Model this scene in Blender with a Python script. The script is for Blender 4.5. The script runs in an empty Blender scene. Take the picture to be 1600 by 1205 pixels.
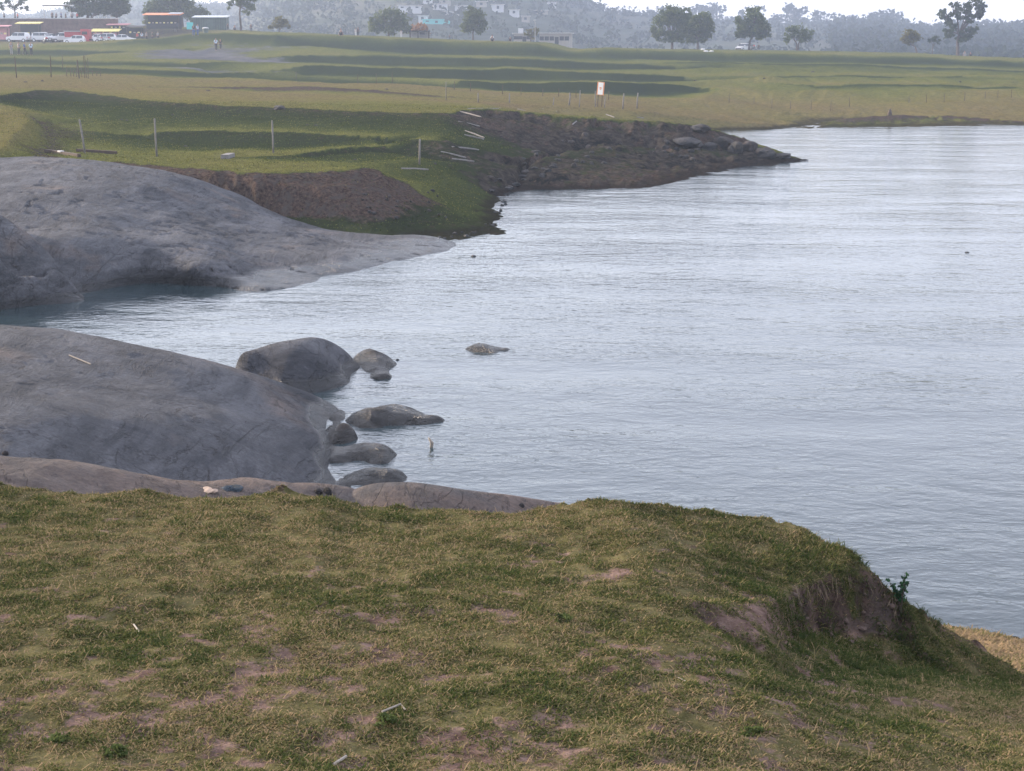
import bpy, bmesh, math, random
import numpy as np
from mathutils import Vector
from mathutils.geometry import delaunay_2d_cdt
R = math.radians
random.seed(7); RNG = np.random.default_rng(11)
scene = bpy.context.scene
COL = scene.collection

# ------------------------------------------------------------ camera, sky, sun, exposure
CAM_Z, F = 6.0, 2600.0                       # eye above the lake, focal length in photo pixels
PITCH = math.atan(530.5 / F)
cd = bpy.data.cameras.new("camera"); cam = bpy.data.objects.new("camera", cd); COL.objects.link(cam)
cam.location = (0, 0, CAM_Z); cam.rotation_euler = (math.pi/2 - PITCH, 0, 0)
cd.sensor_width = 36; cd.lens = 36 * F / 1600; cd.clip_start = 0.1; cd.clip_end = 9000
scene.camera = cam
SUN_AZ, SUN_EL = R(-66), R(15)               # azimuth from +Y, negative = left of the view
w = bpy.data.worlds.new("World"); scene.world = w; w.use_nodes = True
wn = w.node_tree; wn.nodes.clear()
sky = wn.nodes.new('ShaderNodeTexSky'); sky.sky_type = 'NISHITA'; sky.sun_disc = False
sky.sun_elevation = SUN_EL; sky.sun_rotation = SUN_AZ
sky.air_density = 1.0; sky.dust_density = 2.0; sky.ozone_density = 2.0
mixs = wn.nodes.new('ShaderNodeMixRGB'); mixs.inputs[0].default_value = 0.5
mixs.inputs[2].default_value = (7.5, 7.1, 7.8, 1)
bg = wn.nodes.new('ShaderNodeBackground'); bg.inputs[1].default_value = 0.13
wo = wn.nodes.new('ShaderNodeOutputWorld')
wn.links.new(sky.outputs[0], mixs.inputs[1]); wn.links.new(mixs.outputs[0], bg.inputs[0]); wn.links.new(bg.outputs[0], wo.inputs[0])
sd = bpy.data.lights.new("sun", 'SUN'); so = bpy.data.objects.new("sun", sd); COL.objects.link(so)
sd.energy = 3.6; sd.angle = R(3.0); sd.color = (1.0, 0.80, 0.60)
sv = Vector((math.sin(SUN_AZ)*math.cos(SUN_EL), math.cos(SUN_AZ)*math.cos(SUN_EL), math.sin(SUN_EL)))
so.rotation_euler = sv.to_track_quat('Z', 'Y').to_euler(); so.location = (-60, 30, 60)
scene.view_settings.view_transform = 'Standard'; scene.view_settings.look = 'None'
scene.view_settings.exposure = 1.62; scene.view_settings.gamma = 1

# ------------------------------------------------------------ helpers
def raydir(px, py):
    a = (px - 800) / F; b = -(py - 602.5) / F
    return a, math.cos(PITCH) + b*math.sin(PITCH), -math.sin(PITCH) + b*math.cos(PITCH)
def PZ(px, py, z):                            # where the sight line meets height z
    x, y, k = raydir(px, py); t = (z - CAM_Z) / k
    return (x*t, y*t, z)
def PD(px, py, d):                            # where it meets distance d
    x, y, k = raydir(px, py); t = d / y
    return (x*t, d, CAM_Z + k*t)
def tag(o, label=None, cat=None, group=None, kind=None):
    if label: o['label'] = label
    if cat: o['category'] = cat
    if group: o['group'] = group
    if kind: o['kind'] = kind
    return o
def empty(name, loc, rz=0, s=1):
    o = bpy.data.objects.new(name, None); COL.objects.link(o)
    o.location = loc; o.rotation_euler = (0, 0, rz); o.scale = (s, s, s); return o

def _hash(ix, iy, seed):
    h = (ix.astype(np.int64)*374761393 + iy.astype(np.int64)*668265263 + seed*1442695041) & 0xffffffff
    h = ((h ^ (h >> 13)) * 1274126177) & 0xffffffff
    return ((h ^ (h >> 16)) & 0xffff) / 65535.0
def vnoise(x, y, seed=0):
    x = np.asarray(x, float); y = np.asarray(y, float)
    xi = np.floor(x); yi = np.floor(y); fx = x-xi; fy = y-yi
    fx = fx*fx*fx*(fx*(fx*6-15)+10); fy = fy*fy*fy*(fy*(fy*6-15)+10)
    a = _hash(xi, yi, seed); b = _hash(xi+1, yi, seed); c = _hash(xi, yi+1, seed); d = _hash(xi+1, yi+1, seed)
    return (a+(b-a)*fx)*(1-fy) + (c+(d-c)*fx)*fy
def fbm(x, y, oct=4, seed=0, gain=0.5):
    s = 0; a = 1; t = 0
    for i in range(oct):
        s = s + a*(vnoise(x, y, seed+i*17)-0.5)*2; t += a; a *= gain
        x = x*2.03+13.1; y = y*2.03+7.7
    return s/t
def sstep(a, b, x):
    t = np.clip((x-a)/(b-a), 0, 1); return t*t*(3-2*t)

def fast_mesh(name, V, Fc, mat=None, parent=None, attrs=None, smooth=True):
    V = np.asarray(V, np.float32); Fc = np.asarray(Fc, np.int32)
    m = bpy.data.meshes.new(name); n = Fc.shape[1]
    m.vertices.add(len(V)); m.vertices.foreach_set('co', V.ravel())
    m.loops.add(Fc.size); m.loops.foreach_set('vertex_index', Fc.ravel())
    m.polygons.add(len(Fc)); m.polygons.foreach_set('loop_start', np.arange(0, Fc.size, n, dtype=np.int32))
    m.polygons.foreach_set('loop_total', np.full(len(Fc), n, np.int32))
    m.polygons.foreach_set('use_smooth', np.full(len(Fc), smooth))
    m.update(calc_edges=True)
    if attrs:
        for k, a in attrs.items():
            at = m.attributes.new(k, 'FLOAT', 'POINT'); at.data.foreach_set('value', np.asarray(a, np.float32).ravel())
    if mat: m.materials.append(mat)
    o = bpy.data.objects.new(name, m); COL.objects.link(o)
    if parent: o.parent = parent
    return o
def grid_faces(nr, nc, keep=None):
    i = np.arange(nr*nc).reshape(nr, nc)
    q = np.stack([i[:-1, :-1], i[:-1, 1:], i[1:, 1:], i[1:, :-1]], -1)   # rows run away from the eye: normals up
    if keep is not None:
        k = keep[:-1, :-1] | keep[:-1, 1:] | keep[1:, 1:] | keep[1:, :-1]
        return q[k]
    return q.reshape(-1, 4)
def compact(V, Fc, attrs=None):
    u, inv = np.unique(Fc, return_inverse=True)
    return V[u], inv.reshape(Fc.shape), ({k: a.ravel()[u] for k, a in attrs.items()} if attrs else None)

# ------------------------------------------------------------ materials
class NT:
    def __init__(s, name):
        s.m = bpy.data.materials.new(name); s.m.use_nodes = True; s.t = s.m.node_tree; s.t.nodes.clear()
        s.out = s.n('ShaderNodeOutputMaterial')
    def n(s, typ, **kw):
        x = s.t.nodes.new(typ)
        for k, v in kw.items(): setattr(x, k, v)
        return x
    def l(s, a, b): s.t.links.new(a, b)
    def pos(s): return s.n('ShaderNodeNewGeometry').outputs['Position']
    def sc(s, vec, xyz, rot=0):
        mp = s.n('ShaderNodeMapping'); mp.inputs['Scale'].default_value = xyz; mp.inputs['Rotation'].default_value = (0, 0, rot); s.l(vec, mp.inputs[0]); return mp.outputs[0]
    def noise(s, vec, scale, detail=4, rough=.55, dist=0):
        x = s.n('ShaderNodeTexNoise'); x.inputs['Scale'].default_value = scale; x.inputs['Detail'].default_value = detail
        x.inputs['Roughness'].default_value = rough; x.inputs['Distortion'].default_value = dist; s.l(vec, x.inputs['Vector']); return x.outputs[0]
    def ramp(s, f, a, b, ca=(0,0,0,1), cb=(1,1,1,1)):
        x = s.n('ShaderNodeMapRange'); x.inputs[1].default_value = a; x.inputs[2].default_value = b; s.l(f, x.inputs[0]); return x.outputs[0]
    def mix(s, f, a, b):
        x = s.n('ShaderNodeMixRGB')
        for i, v in ((0, f), (1, a), (2, b)):
            if isinstance(v, (int, float)): x.inputs[i].default_value = v
            elif isinstance(v, tuple): x.inputs[i].default_value = v+(1,) if len(v) == 3 else v
            else: s.l(v, x.inputs[i])
        return x.outputs[0]
    def math(s, op, a, b=0):
        x = s.n('ShaderNodeMath', operation=op)
        for i, v in ((0, a), (1, b)):
            if isinstance(v, (int, float)): x.inputs[i].default_value = v
            else: s.l(v, x.inputs[i])
        return x.outputs[0]
    def attr(s, name): return s.n('ShaderNodeAttribute', attribute_name=name).outputs['Fac']
    def bump(s, h, strength=.5, dist=.02, nrm=None):
        x = s.n('ShaderNodeBump'); x.inputs['Strength'].default_value = strength; x.inputs['Distance'].default_value = dist
        s.l(h, x.inputs['Height'])
        if nrm: s.l(nrm, x.inputs['Normal'])
        return x.outputs[0]
    def bsdf(s, col, rough=.8, nrm=None, metal=0, spec=.3):
        x = s.n('ShaderNodeBsdfPrincipled')
        if isinstance(col, tuple): x.inputs['Base Color'].default_value = col+(1,)
        else: s.l(col, x.inputs['Base Color'])
        if isinstance(rough, (int, float)): x.inputs['Roughness'].default_value = rough
        else: s.l(rough, x.inputs['Roughness'])
        x.inputs['Metallic'].default_value = metal; x.inputs['Specular IOR Level'].default_value = spec
        if nrm: s.l(nrm, x.inputs['Normal'])
        s.b = x; s.l(x.outputs[0], s.out.inputs[0]); return s.m
def simple(name, col, rough=.7, var=.25, scale=3.0, metal=0, spec=.3):
    t = NT(name); tc = t.n('ShaderNodeTexCoord').outputs['Object']
    nz = t.noise(tc, scale, 5, .6)
    dark = tuple(c*(1-var) for c in col); lite = tuple(min(1, c*(1+var)) for c in col)
    return t.bsdf(t.mix(t.ramp(nz, .3, .7), dark, lite), rough, metal=metal, spec=spec)

def ground_mat():
    t = NT('turf_and_soil'); p = t.pos()
    big = t.noise(t.sc(p, (1, .35, 1)), .12, 4); mid = t.noise(p, 1.3, 5, .65); fine = t.noise(p, 9, 6, .7); vfine = t.noise(p, 60, 4, .7)
    dryf = t.math('ADD', t.attr('dry'), t.math('MULTIPLY', t.math('SUBTRACT', big, .5), .7))
    dryf = t.math('ADD', dryf, t.math('MULTIPLY', t.math('SUBTRACT', fine, .5), .6))
    cr = t.n('ShaderNodeValToRGB'); e = cr.color_ramp.elements; e[0].position = 0; e[0].color = (.020, .030, .017, 1); e[1].position = 1; e[1].color = (.185, .138, .075, 1)  # darkest stop: rank bank grass with shade painted in
    for ps_, cl in ((.32, (.046, .062, .022, 1)), (.56, (.140, .150, .044, 1)), (.74, (.185, .162, .064, 1))):
        q = e.new(ps_); q.color = cl
    t.l(t.math('ADD', t.math('MULTIPLY', dryf, .68), .27), cr.inputs[0]); g = cr.outputs[0]
    g = t.mix(t.ramp(mid, .62, .3), g, t.mix(.25, g, (.02, .022, .01)))
    g = t.mix(t.ramp(vfine, .46, .62), t.mix(.5, g, (.014, .016, .008)), g)
    soil = t.mix(t.ramp(fine, .35, .65), (.014, .011, .010), (.092, .066, .053))
    soil = t.mix(t.ramp(t.noise(t.sc(p, (1.5, 1.5, .5)), 2.2, 5, .65), .48, .62), soil, (.055, .048, .044))
    g = t.mix(t.math('MULTIPLY', t.attr('pale'), .65), g, t.mix(t.ramp(fine, .35, .65), (.065, .058, .028), (.155, .128, .075)))
    soil = t.mix(t.attr('pale'), soil, t.mix(t.ramp(fine, .35, .65), (.075, .050, .042), (.20, .142, .120)))
    sf = t.math('ADD', t.attr('soil'), t.math('MULTIPLY', t.math('SUBTRACT', t.noise(p, 2.6, 6, .7), .5), 1.3))
    g = t.mix(t.ramp(t.noise(t.sc(p, (1, .5, 1)), 4.5, 6, .75), .50, .40), g, t.mix(.4, g, (.02, .022, .012)))
    c = t.mix(t.ramp(sf, .42, .62), g, soil)
    kg = t.mix(t.ramp(t.noise(p, 1.6, 7, .75, .5), .42, .60), (.009, .010, .010), (.052, .044, .037)); kf = t.math('ADD', t.attr('crag'), t.math('MULTIPLY', t.math('SUBTRACT', t.noise(p, .8, 7, .75), .5), 2.2))
    c = t.mix(t.ramp(kf, .40, .55), c, kg)
    rk = t.mix(t.ramp(t.noise(t.sc(p, (.35, .12, 1), .5), 1.2, 6, .65), .35, .65), (.06, .062, .066), (.105, .105, .11))
    rf = t.math('ADD', t.attr('rock'), t.math('MULTIPLY', t.math('SUBTRACT', t.noise(p, .45, 5, .65), .5), .8))
    c = t.mix(t.ramp(rf, .45, .6), c, rk)
    zz = t.n('ShaderNodeSeparateXYZ'); t.l(p, zz.inputs[0]); wz = t.math('ADD', zz.outputs[2], t.math('MULTIPLY', t.math('SUBTRACT', t.noise(p, 1.2, 4, .7), .5), .35)); c = t.mix(t.ramp(wz, .24, .10), c, t.mix(.75, c, (.018, .015, .013)))
    h = t.math('ADD', t.math('MULTIPLY', fine, .7), t.math('MULTIPLY', mid, .5)); h = t.math('ADD', h, t.math('MULTIPLY', vfine, .12))
    d = t.n('ShaderNodeBsdfDiffuse'); t.l(c, d.inputs[0]); t.l(t.bump(h, .9, .10), d.inputs['Normal']); t.l(d.outputs[0], t.out.inputs[0]); return t.m
def rock_mat(name='granite', dark=(.036, .041, .050), lite=(.112, .118, .132), pink=(.168, .138, .122), pk=.58, rot=.5):
    t = NT(name); p = t.pos()
    ps = t.sc(p, (.5, .16, .9), rot)
    n1 = t.noise(ps, 1.8, 8, .75, .8); n2 = t.noise(p, .38, 5, .6, .5); n3 = t.noise(p, 14, 6, .75); n4 = t.noise(t.sc(p, (1, .3, 1), rot), 3.5, 8, .72, 1.2)
    c = t.mix(t.ramp(n1, .38, .62), dark, lite)
    c = t.mix(t.ramp(n2, pk, pk+.14), c, t.mix(t.ramp(n1, .3, .7), tuple(x*.75 for x in pink), pink))
    c = t.mix(t.ramp(n3, .40, .60), t.mix(.38, c, (.025, .025, .028)), c)
    c = t.mix(t.ramp(n4, .34, .39), (.028, .026, .028), c)                       # lichen-dark cracks
    n5 = t.noise(t.sc(p, (.5, .22, .6), rot), .9, 7, .62, 1.0); ck = t.ramp(t.math('ABSOLUTE', t.math('SUBTRACT', n5, .5)), .0, .010)
    n6 = t.noise(t.sc(p, (1, .5, 1), -rot), .5, 6, .6, .8); ck2 = t.ramp(t.math('ABSOLUTE', t.math('SUBTRACT', n6, .52)), .0, .006); ck = t.math('MULTIPLY', ck, ck2)
    c = t.mix(t.math('MULTIPLY', t.math('SUBTRACT', 1.0, ck), .22), c, (.012, .012, .014))
    z = t.n('ShaderNodeSeparateXYZ'); t.l(p, z.inputs[0])
    zz = t.math('ADD', z.outputs[2], t.math('MULTIPLY', t.math('SUBTRACT', t.noise(p, 1.1, 3), .5), .22))
    wet = t.ramp(zz, .26, .17)
    c = t.mix(wet, c, t.mix(.72, c, (.015, .018, .02)))
    r = t.mix(wet, (.85,)*3, (.25,)*3)
    h = t.math('ADD', t.math('MULTIPLY', n4, .8), t.math('MULTIPLY', n3, .25)); h = t.math('ADD', h, t.math('MULTIPLY', n1, .5))
    h = t.math('ADD', h, t.math('MULTIPLY', ck, .22))
    return t.bsdf(c, r, t.bump(h, 1.0, .17), spec=.2)
def leaf_mat(name, a, b, transl=.36):
    t = NT(name); tc = t.pos(); at = t.attr('shade')
    c = t.mix(at, a, b)
    d = t.n('ShaderNodeBsdfDiffuse'); tr = t.n('ShaderNodeBsdfTranslucent'); mx = t.n('ShaderNodeMixShader'); mx.inputs[0].default_value = transl
    t.l(c, d.inputs[0]); t.l(c, tr.inputs[0]); t.l(d.outputs[0], mx.inputs[1]); t.l(tr.outputs[0], mx.inputs[2]); t.l(mx.outputs[0], t.out.inputs[0])
    return t.m
def water_mat():
    t = NT('lake_water'); p = t.pos()
    n1 = t.noise(t.sc(p, (.9, 1.3, 1), .18), 1.7, 3, .62, .4)
    n2 = t.noise(t.sc(p, (.9, 1.3, 1), -.12), 5.0, 3, .6, .3)
    n3 = t.noise(t.sc(p, (.5, 1.0, 1), .3), .28, 2, .5)
    h = t.math('ADD', t.math('MULTIPLY', n1, .55), t.math('MULTIPLY', n2, .25)); h = t.math('ADD', h, t.math('MULTIPLY', t.noise(t.sc(p, (.8, 1.3, 1), .35), .55, 3, .5, .5), .9)); h = t.math('MULTIPLY', h, t.ramp(n3, .05, .75))
    nb = t.bump(h, .58, .12)
    x = t.n('ShaderNodeBsdfPrincipled')
    x.inputs['Base Color'].default_value = (.018, .034, .041, 1); x.inputs['Roughness'].default_value = .05
    x.inputs['IOR'].default_value = 1.333; x.inputs['Specular IOR Level'].default_value = .5
    t.l(nb, x.inputs['Normal']); t.l(x.outputs[0], t.out.inputs[0]); return t.m
M_ground, M_rock, M_water = ground_mat(), rock_mat(), water_mat()

# ------------------------------------------------------------ the ground: breaklines in true positions, triangulated, then sampled
BV, BE = [], []                                # (x, y, z, soil, dry, rock); negative dry is rank grass plus painted bank shade
def bl(pts, mode='z', soil=.1, dry=.4, rock=0, crag=0, step=9, jit=.6, dz=0, under=None):
    ids = []; out = []; low = []
    for i in range(len(pts)-1):
        a, b = pts[i], pts[i+1]; n = max(1, int(abs(b[0]-a[0])/step))
        for k in range(n): out.append([a[j]+(b[j]-a[j])*k/n for j in range(3)])
    out.append(list(pts[-1]))
    for q in out:
        if mode == 'w': P = ((q[0]-800)/F*q[1], q[1], q[2])
        else:
            jy = jit*random.uniform(-1, 1)
            P = PZ(q[0], q[1]+jy, q[2]) if mode == 'z' else PD(q[0], q[1]+jy, q[2])
        ids.append(len(BV)); BV.append((P[0], P[1], P[2]+dz, soil, dry, rock, crag))
        if under: U_ = PD(q[0], q[1]+jy+under[2], P[1]-(.10 if P[1] < 110 else .35)); low.append((U_[0], U_[1], U_[2], under[0], under[1], rock, max(crag, under[3] if len(under) > 3 else 0)))  # strip below a lip: shade painted as darker soil and dry values
    for i, j in zip(ids, ids[1:]): BE.append((i, j))
    if low:
        n0 = len(BV); BV.extend(low)
        for k in range(len(low)-1): BE.append((n0+k, n0+k+1))
S = [-900, -500, -200, 100, 400, 700, 1000, 1300, 1600, 1900, 2400]
bl([(p, 1.9, 4.45) for p in S], 'w', dry=.4)
bl([(p*1.3-200, 3.5, 4.0) for p in S], 'w', dry=.4)
bl([(-600,1205,3.45),(400,1205,3.4),(1000,1205,3.4),(1300,1205,3.25),(1600,1205,3.08),(2200,1205,2.8)], soil=.3, dry=.45, jit=2)
bl([(-600,1080,3.47),(400,1080,3.4),(1000,1080,3.38),(1180,1080,3.3),(1350,1090,3.0),(1600,1120,2.78),(2100,1150,2.5)], soil=.3, dry=.45, jit=3)
bl([(-600,930,3.5),(0,930,3.42),(400,940,3.38),(800,930,3.36),(1100,940,3.3),(1170,960,3.22)], soil=.26, dry=.4, jit=3)
LIP = [(-600,735,3.55),(0,757,3.4),(120,768,3.36),(230,773,3.32),(300,777,3.3),(380,775,3.33),(440,767,3.345),(500,777,3.32),(560,791,3.27),(650,802,3.22),(760,799,3.24),(860,796,3.26),(920,788,3.29),(970,782,3.32),(1020,786,3.30),(1080,794,3.27),(1140,799,3.23),(1200,808,3.2),(1250,820,3.18),(1290,838,3.16),(1335,868,3.13)]
bl(LIP, soil=-.05, dry=.4, jit=1.5)
CREST = [(1335,868,3.13),(1370,893,3.04),(1400,925,2.94),(1430,950,2.82),(1485,987,2.62),(1600,1055,2.35),(1750,1130,2.1),(2100,1270,1.7)]
bl(CREST[1:], soil=.3, dry=.15, jit=1.5)
bl([(1340,886,3.09),(1290,900,3.1),(1230,925,3.12),(1195,960,3.17)], soil=.32, dry=.2, jit=3, step=6)
bl([(1405,1002,2.71),(1340,992,2.75),(1280,985,2.85),(1235,1000,2.95),(1215,1030,3.1)], soil=.45, dry=.1, jit=3, step=6)
bl([(1230,1060,3.05),(1330,1050,2.82),(1420,1040,2.62),(1500,1060,2.55)], soil=.15, dry=.15, jit=3)
for off, dzz in ((.30, -.45), (1.1, -1.25)):
    q = []
    for (px, py, z) in LIP + CREST[1:]:
        P = PZ(px, py, z); q.append((800+F*P[0]/P[1], P[1]+off, P[2]+dzz))
    bl(q, 'w', soil=.5, dry=.2)
bl([(-700,13.5,1.5),(0,13.5,1.2),(900,13.5,.9),(1400,13.3,1.0),(1700,13,.9),(2200,12,.9)], 'w', soil=.3, dry=.5)
bl([(1380,985,.30),(1500,995,.32),(1600,1018,.32),(1800,1050,.35),(2200,1120,.4)], soil=.0, dry=.95, jit=2)
bl([(1250,968,0),(1470,976,-.01),(1540,985,-.01),(1600,1001,-.01),(1800,1030,0),(2200,1090,0)], soil=.3, dry=.6, jit=2)
bl([(900,17.5,-.1),(1180,17.8,-.1)], 'w', soil=.8)
bl([(-700,17.5,1.5),(-100,17.5,1.0),(200,17.5,.4),(500,17.5,.0),(800,18,-.3)], 'w', soil=.6)
bl([(-700,25,1.0),(-200,25,.5),(100,25,-.1),(500,25,-.6),(800,24,-1),(1500,22,-1.2),(2300,22,-1.2)], 'w', soil=1)
bl([(-700,33,.6),(-300,34,.0),(0,35,-.9),(500,35,-1),(1200,40,-2),(2300,40,-2)], 'w', soil=1)
bl([(-700,40,1.2),(-300,40,.3),(0,40,-.8),(450,41,-.9),(620,47,-.5)], 'w', soil=.5)
bl([(1000,60,-1.5),(1600,70,-2),(2400,70,-2)], 'w', soil=1); bl([(1300,105,-1),(1800,110,-1.5),(2500,110,-1)], 'w', soil=1)
bl([(-700,50,2.2),(-100,50,1.2),(100,49,.2),(350,49,.1),(500,49.5,-.1),(640,50,-.15)], 'w', soil=.3, dry=.2)
# shore on the left of the lake
SH = [(640,392,-.1),(700,376,0),(740,372,0),(792,362,0),(768,348,0),(782,338,0),(765,322,0),(790,308,0),(806,298,0),(815,284,0),(850,277,0),(880,264,0),(935,257,0),(1000,255,0),(1060,257,0),(1120,258,0),(1185,259,0),(1253,252,0)]
bl(SH[:8], soil=.42, dry=.1, jit=1.8, step=5); bl(SH[7:], soil=.6, dry=-.2, crag=.8, jit=1.2)
bl([(1253,252,0),], soil=.6) if False else None
bl([(800+F*PZ(1253,252,0)[0]/PZ(1253,252,0)[1]+4, 91.5,-.05),(1225,95,0),(1120,101,0),(1070,112,0),(1100,121,0)], 'w', soil=.4)
bl([(1130,203.5,0),(1190,202,0),(1272,200,0),(1284,196,0),(1272,194.5,0),(1290,191,0),(1330,189.5,0),(1400,190,0),(1500,193,0),(1600,195.5,0),(2300,205,0)], soil=.2, dry=.7, jit=.2)
bl([(1310,186.5,.35),(1330,183,.55),(1400,180,.6),(1480,181,.5),(1560,186,.35),(1620,190,.25)], soil=.1, dry=.8, jit=.4, under=(.75, -.1, .8))
# promontory lip and its bank, coloured darker to deepen its shade
bl([(708,177,2.45),(725,172,2.5),(760,170,2.5),(800,173,2.4),(840,176,2.3),(880,182,2.2),(940,185,2.1),(1000,188,2.0),(1060,191,1.9),(1085,195,1.75),(1110,201,1.55),(1150,212,1.15),(1200,231,.6),(1238,246,.15)], soil=.15, dry=.5, crag=.0, jit=1.0, under=(.6, -.45, 1.8, .4))
bl([(735,184,2.1),(790,186,1.95),(840,192,1.8),(880,197,1.72),(940,200,1.62),(1000,203,1.52),(1070,208,1.36)], soil=.5, dry=-.2, crag=.58, jit=2.5)
bl([(700,219,1.85),(740,242,1.35),(770,262,.85),(800,262,.8),(850,243,1.0),(900,235,1.0),(940,228,1.05),(1060,232,.75),(1150,238,.4)], soil=.45, dry=-.3, crag=.45, jit=3)
# near terrace edge, cliff foot
bl([(100,247,2.0),(150,252,1.95),(300,263,1.85),(370,269,1.79),(440,271,1.78),(500,269,1.78),(545,266,1.78),(570,262,1.80),(590,263,1.75),(602,275,1.55),(640,287,1.15),(660,305,.85)], soil=.15, dry=.42, jit=1.0, under=(1.0, -.2, 2.0))
bl([(250,283,1.55),(300,292,1.35),(390,318,.85),(450,336,.55),(520,345,.45),(580,350,.38),(640,343,.42),(662,325,.6)], soil=.35, dry=-.3, jit=2)
bl([(310,276,1.66),(350,281,1.58),(390,285,1.52),(450,290,1.45),(540,290,1.40),(590,290,1.30),(625,300,1.05)], soil=1.4, dry=.0, jit=2)
bl([(420,350,.3),(520,372,.1),(600,378,.05),(660,366,.1)], soil=.2, dry=.0)
bl([(690,290,.85),(700,320,.45),(730,340,.2),(760,335,.15)], soil=.2, dry=.15)
bl([(610,255,1.5),(660,250,1.5),(690,270,1.1)], soil=.1, dry=.2)
# left eroded terrace
bl([(-500,150,3.5),(-200,165,3.1),(0,166,2.95),(38,176,2.8),(45,190,2.72),(25,206,2.62),(12,226,2.5),(-20,245,2.4),(-300,260,2.6)], soil=.2, dry=.75, jit=1)
bl([(60,192,2.25),(78,213,1.98),(84,236,1.93),(40,243,2.0)], soil=.6, dry=.4, jit=2)
bl([(-300,300,2.2),(-60,280,1.9),(0,272,1.8),(50,268,1.8),(90,262,1.85)], soil=.15, dry=-.15)
# lens bank and small scarp
bl([(222,212,1.75),(240,206,1.97),(330,204,2.02),(450,207,2.0),(520,211,1.97),(600,214,1.95),(660,217,1.92)], soil=.1, dry=.5, jit=.5, under=(.4, -.4, 1.2))
bl([(228,216,1.68),(260,223,1.62),(330,229,1.58),(400,231,1.57),(470,228,1.6),(560,221,1.72),(640,225,1.68)], soil=.2, dry=-.3, jit=.5)
bl([(445,243,1.72),(480,237,1.76),(560,230,1.74),(600,228,1.74)], soil=.1, dry=.45, jit=.5, under=(.5, -.4, .9))
bl([(455,245.5,1.64),(500,243,1.58),(560,239,1.52),(620,240,1.45)], soil=.35, dry=-.3, jit=.5)
bl([(150,232,1.85),(300,245,1.75),(400,252,1.75),(500,256,1.78)], soil=.0, dry=.45)
# big bank; the dark line under its lip is painted shade
bl([(-200,150,3.35),(0,149,3.3),(40,143,3.22),(65,141,3.2),(100,141,3.1),(150,147,3.0),(250,158,2.9),(350,164,2.8),(450,169,2.7),(600,174,2.6),(700,178,2.47)], soil=.15, dry=.62, jit=.7, under=(.5, -.32, 1.6))
bl([(0,158,3.0),(40,156,2.85),(100,155,2.72),(150,162,2.65),(250,173,2.5),(350,180,2.42),(450,184,2.35),(600,190,2.28),(700,195,2.2)], soil=.3, dry=-.28, jit=1.3)
bl([(70,175,2.45),(115,186,2.22),(150,190,2.2),(250,195,2.15),(350,197,2.12),(450,201,2.1),(600,207,2.03),(690,213,1.95)], soil=0, dry=.15, jit=.7)
# dry field
bl([(-500,126,118),(0,133,118),(250,140,118),(450,146,118),(600,153,118),(750,160,118),(900,168,120),(1000,174,122),(1100,185,124),(1180,193,124)], 'd', soil=.1, dry=.9, jit=.2)
bl([(385,136.5,132),(420,136,132),(560,139,131),(610,143,130)], 'd', soil=.1, dry=.7, jit=.2, under=(.9, .2, .6))
bl([(390,139.5,130.5),(420,142,129.5),(560,144,129)], 'd', soil=.5, dry=.4, jit=.2)
bl([(-500,116,148),(0,121,148),(140,119,148),(300,123,148),(460,128,148),(640,134,148),(700,139,148),(800,144,148),(900,149,148),(1000,152,148),(1100,156,150),(1200,166,150),(1350,174,146),(1500,172,146),(1600,168,150),(2300,160,160)], 'd', soil=.1, dry=.85, jit=.2)
# far terraces; bank shade painted through low dry and raised soil
T = lambda pts, d, **k: bl([(a, b, d) for a, b in pts], 'd', **k)
T([(690,139),(720,138),(800,143),(900,147),(1000,149),(1095,149)], 169.5, soil=.15, dry=-.15, jit=.3)
T([(722,126.5),(780,129),(880,129),(950,127.5),(1000,129),(1060,133),(1090,139)], 171.5, soil=.0, dry=.55, jit=.55, under=(.15, -.2, .8))
T([(500,116),(560,119),(620,121),(700,124),(760,124),(900,124),(1000,128),(1085,134)], 193, soil=.15, dry=-.15, jit=.3)
T([(480,101),(560,104),(620,106),(760,108),(800,106),(890,111),(1000,115),(1065,118)], 195.5, soil=.0, dry=.55, jit=.55, under=(.15, -.2, .8))
T([(500,97),(620,102),(760,103),(870,106),(1000,109),(1062,113)], 223, soil=.15, dry=-.15, jit=.3)
T([(490,85),(620,87),(760,89),(870,93),(920,97),(1000,99),(1050,104)], 225.5, soil=.0, dry=.5, jit=.55, under=(.15, -.2, .8))
T([(500,80),(620,84),(760,86),(860,88),(940,92),(1060,97),(1200,95),(1340,97),(1600,104),(2300,116)], 257, soil=.15, dry=-.12, jit=.4)
T([(-500,66),(-100,66),(0,66),(110,67.5),(212,68)], 286, soil=.5, dry=.6, jit=.2)
T([(255,60),(290,54),(350,50),(400,52.5),(500,55),(620,61),(760,66),(840,69),(885,79),(905,80),(940,76.5),(1060,80),(1200,83),(1340,86.5),(1600,95),(2300,112)], 260.5, soil=.0, dry=.5, jit=.55, under=(.15, -.2, .9))
T([(330,45),(400,50),(500,53),(620,58),(760,63.5),(860,67),(900,77),(940,74.5),(1060,77),(1200,78.5),(1340,81),(1432,83),(1500,87.5),(1600,91),(2300,104)], 320, soil=.1, dry=.4, jit=.1)
T([(1110,110),(1200,108),(1350,112),(1600,118),(2300,128)], 210, soil=.15, dry=.4, jit=1.2)
T([(1110,128),(1200,126),(1350,130),(1600,128),(2300,138)], 188, soil=.15, dry=.45, jit=1.2)
T([(1120,146),(1200,144),(1350,146),(1600,140),(2300,148)], 168, soil=.1, dry=.55, jit=.8)
T([(1105,97),(1180,99),(1260,102),(1340,101),(1450,104),(1600,109),(2200,120)], 236, soil=0, dry=.5, jit=.5, under=(.15, -.2, 1.2)); T([(1110,101),(1200,104),(1350,107),(1600,113),(2200,124)], 230, soil=.1, dry=.2, jit=.5)
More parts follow.
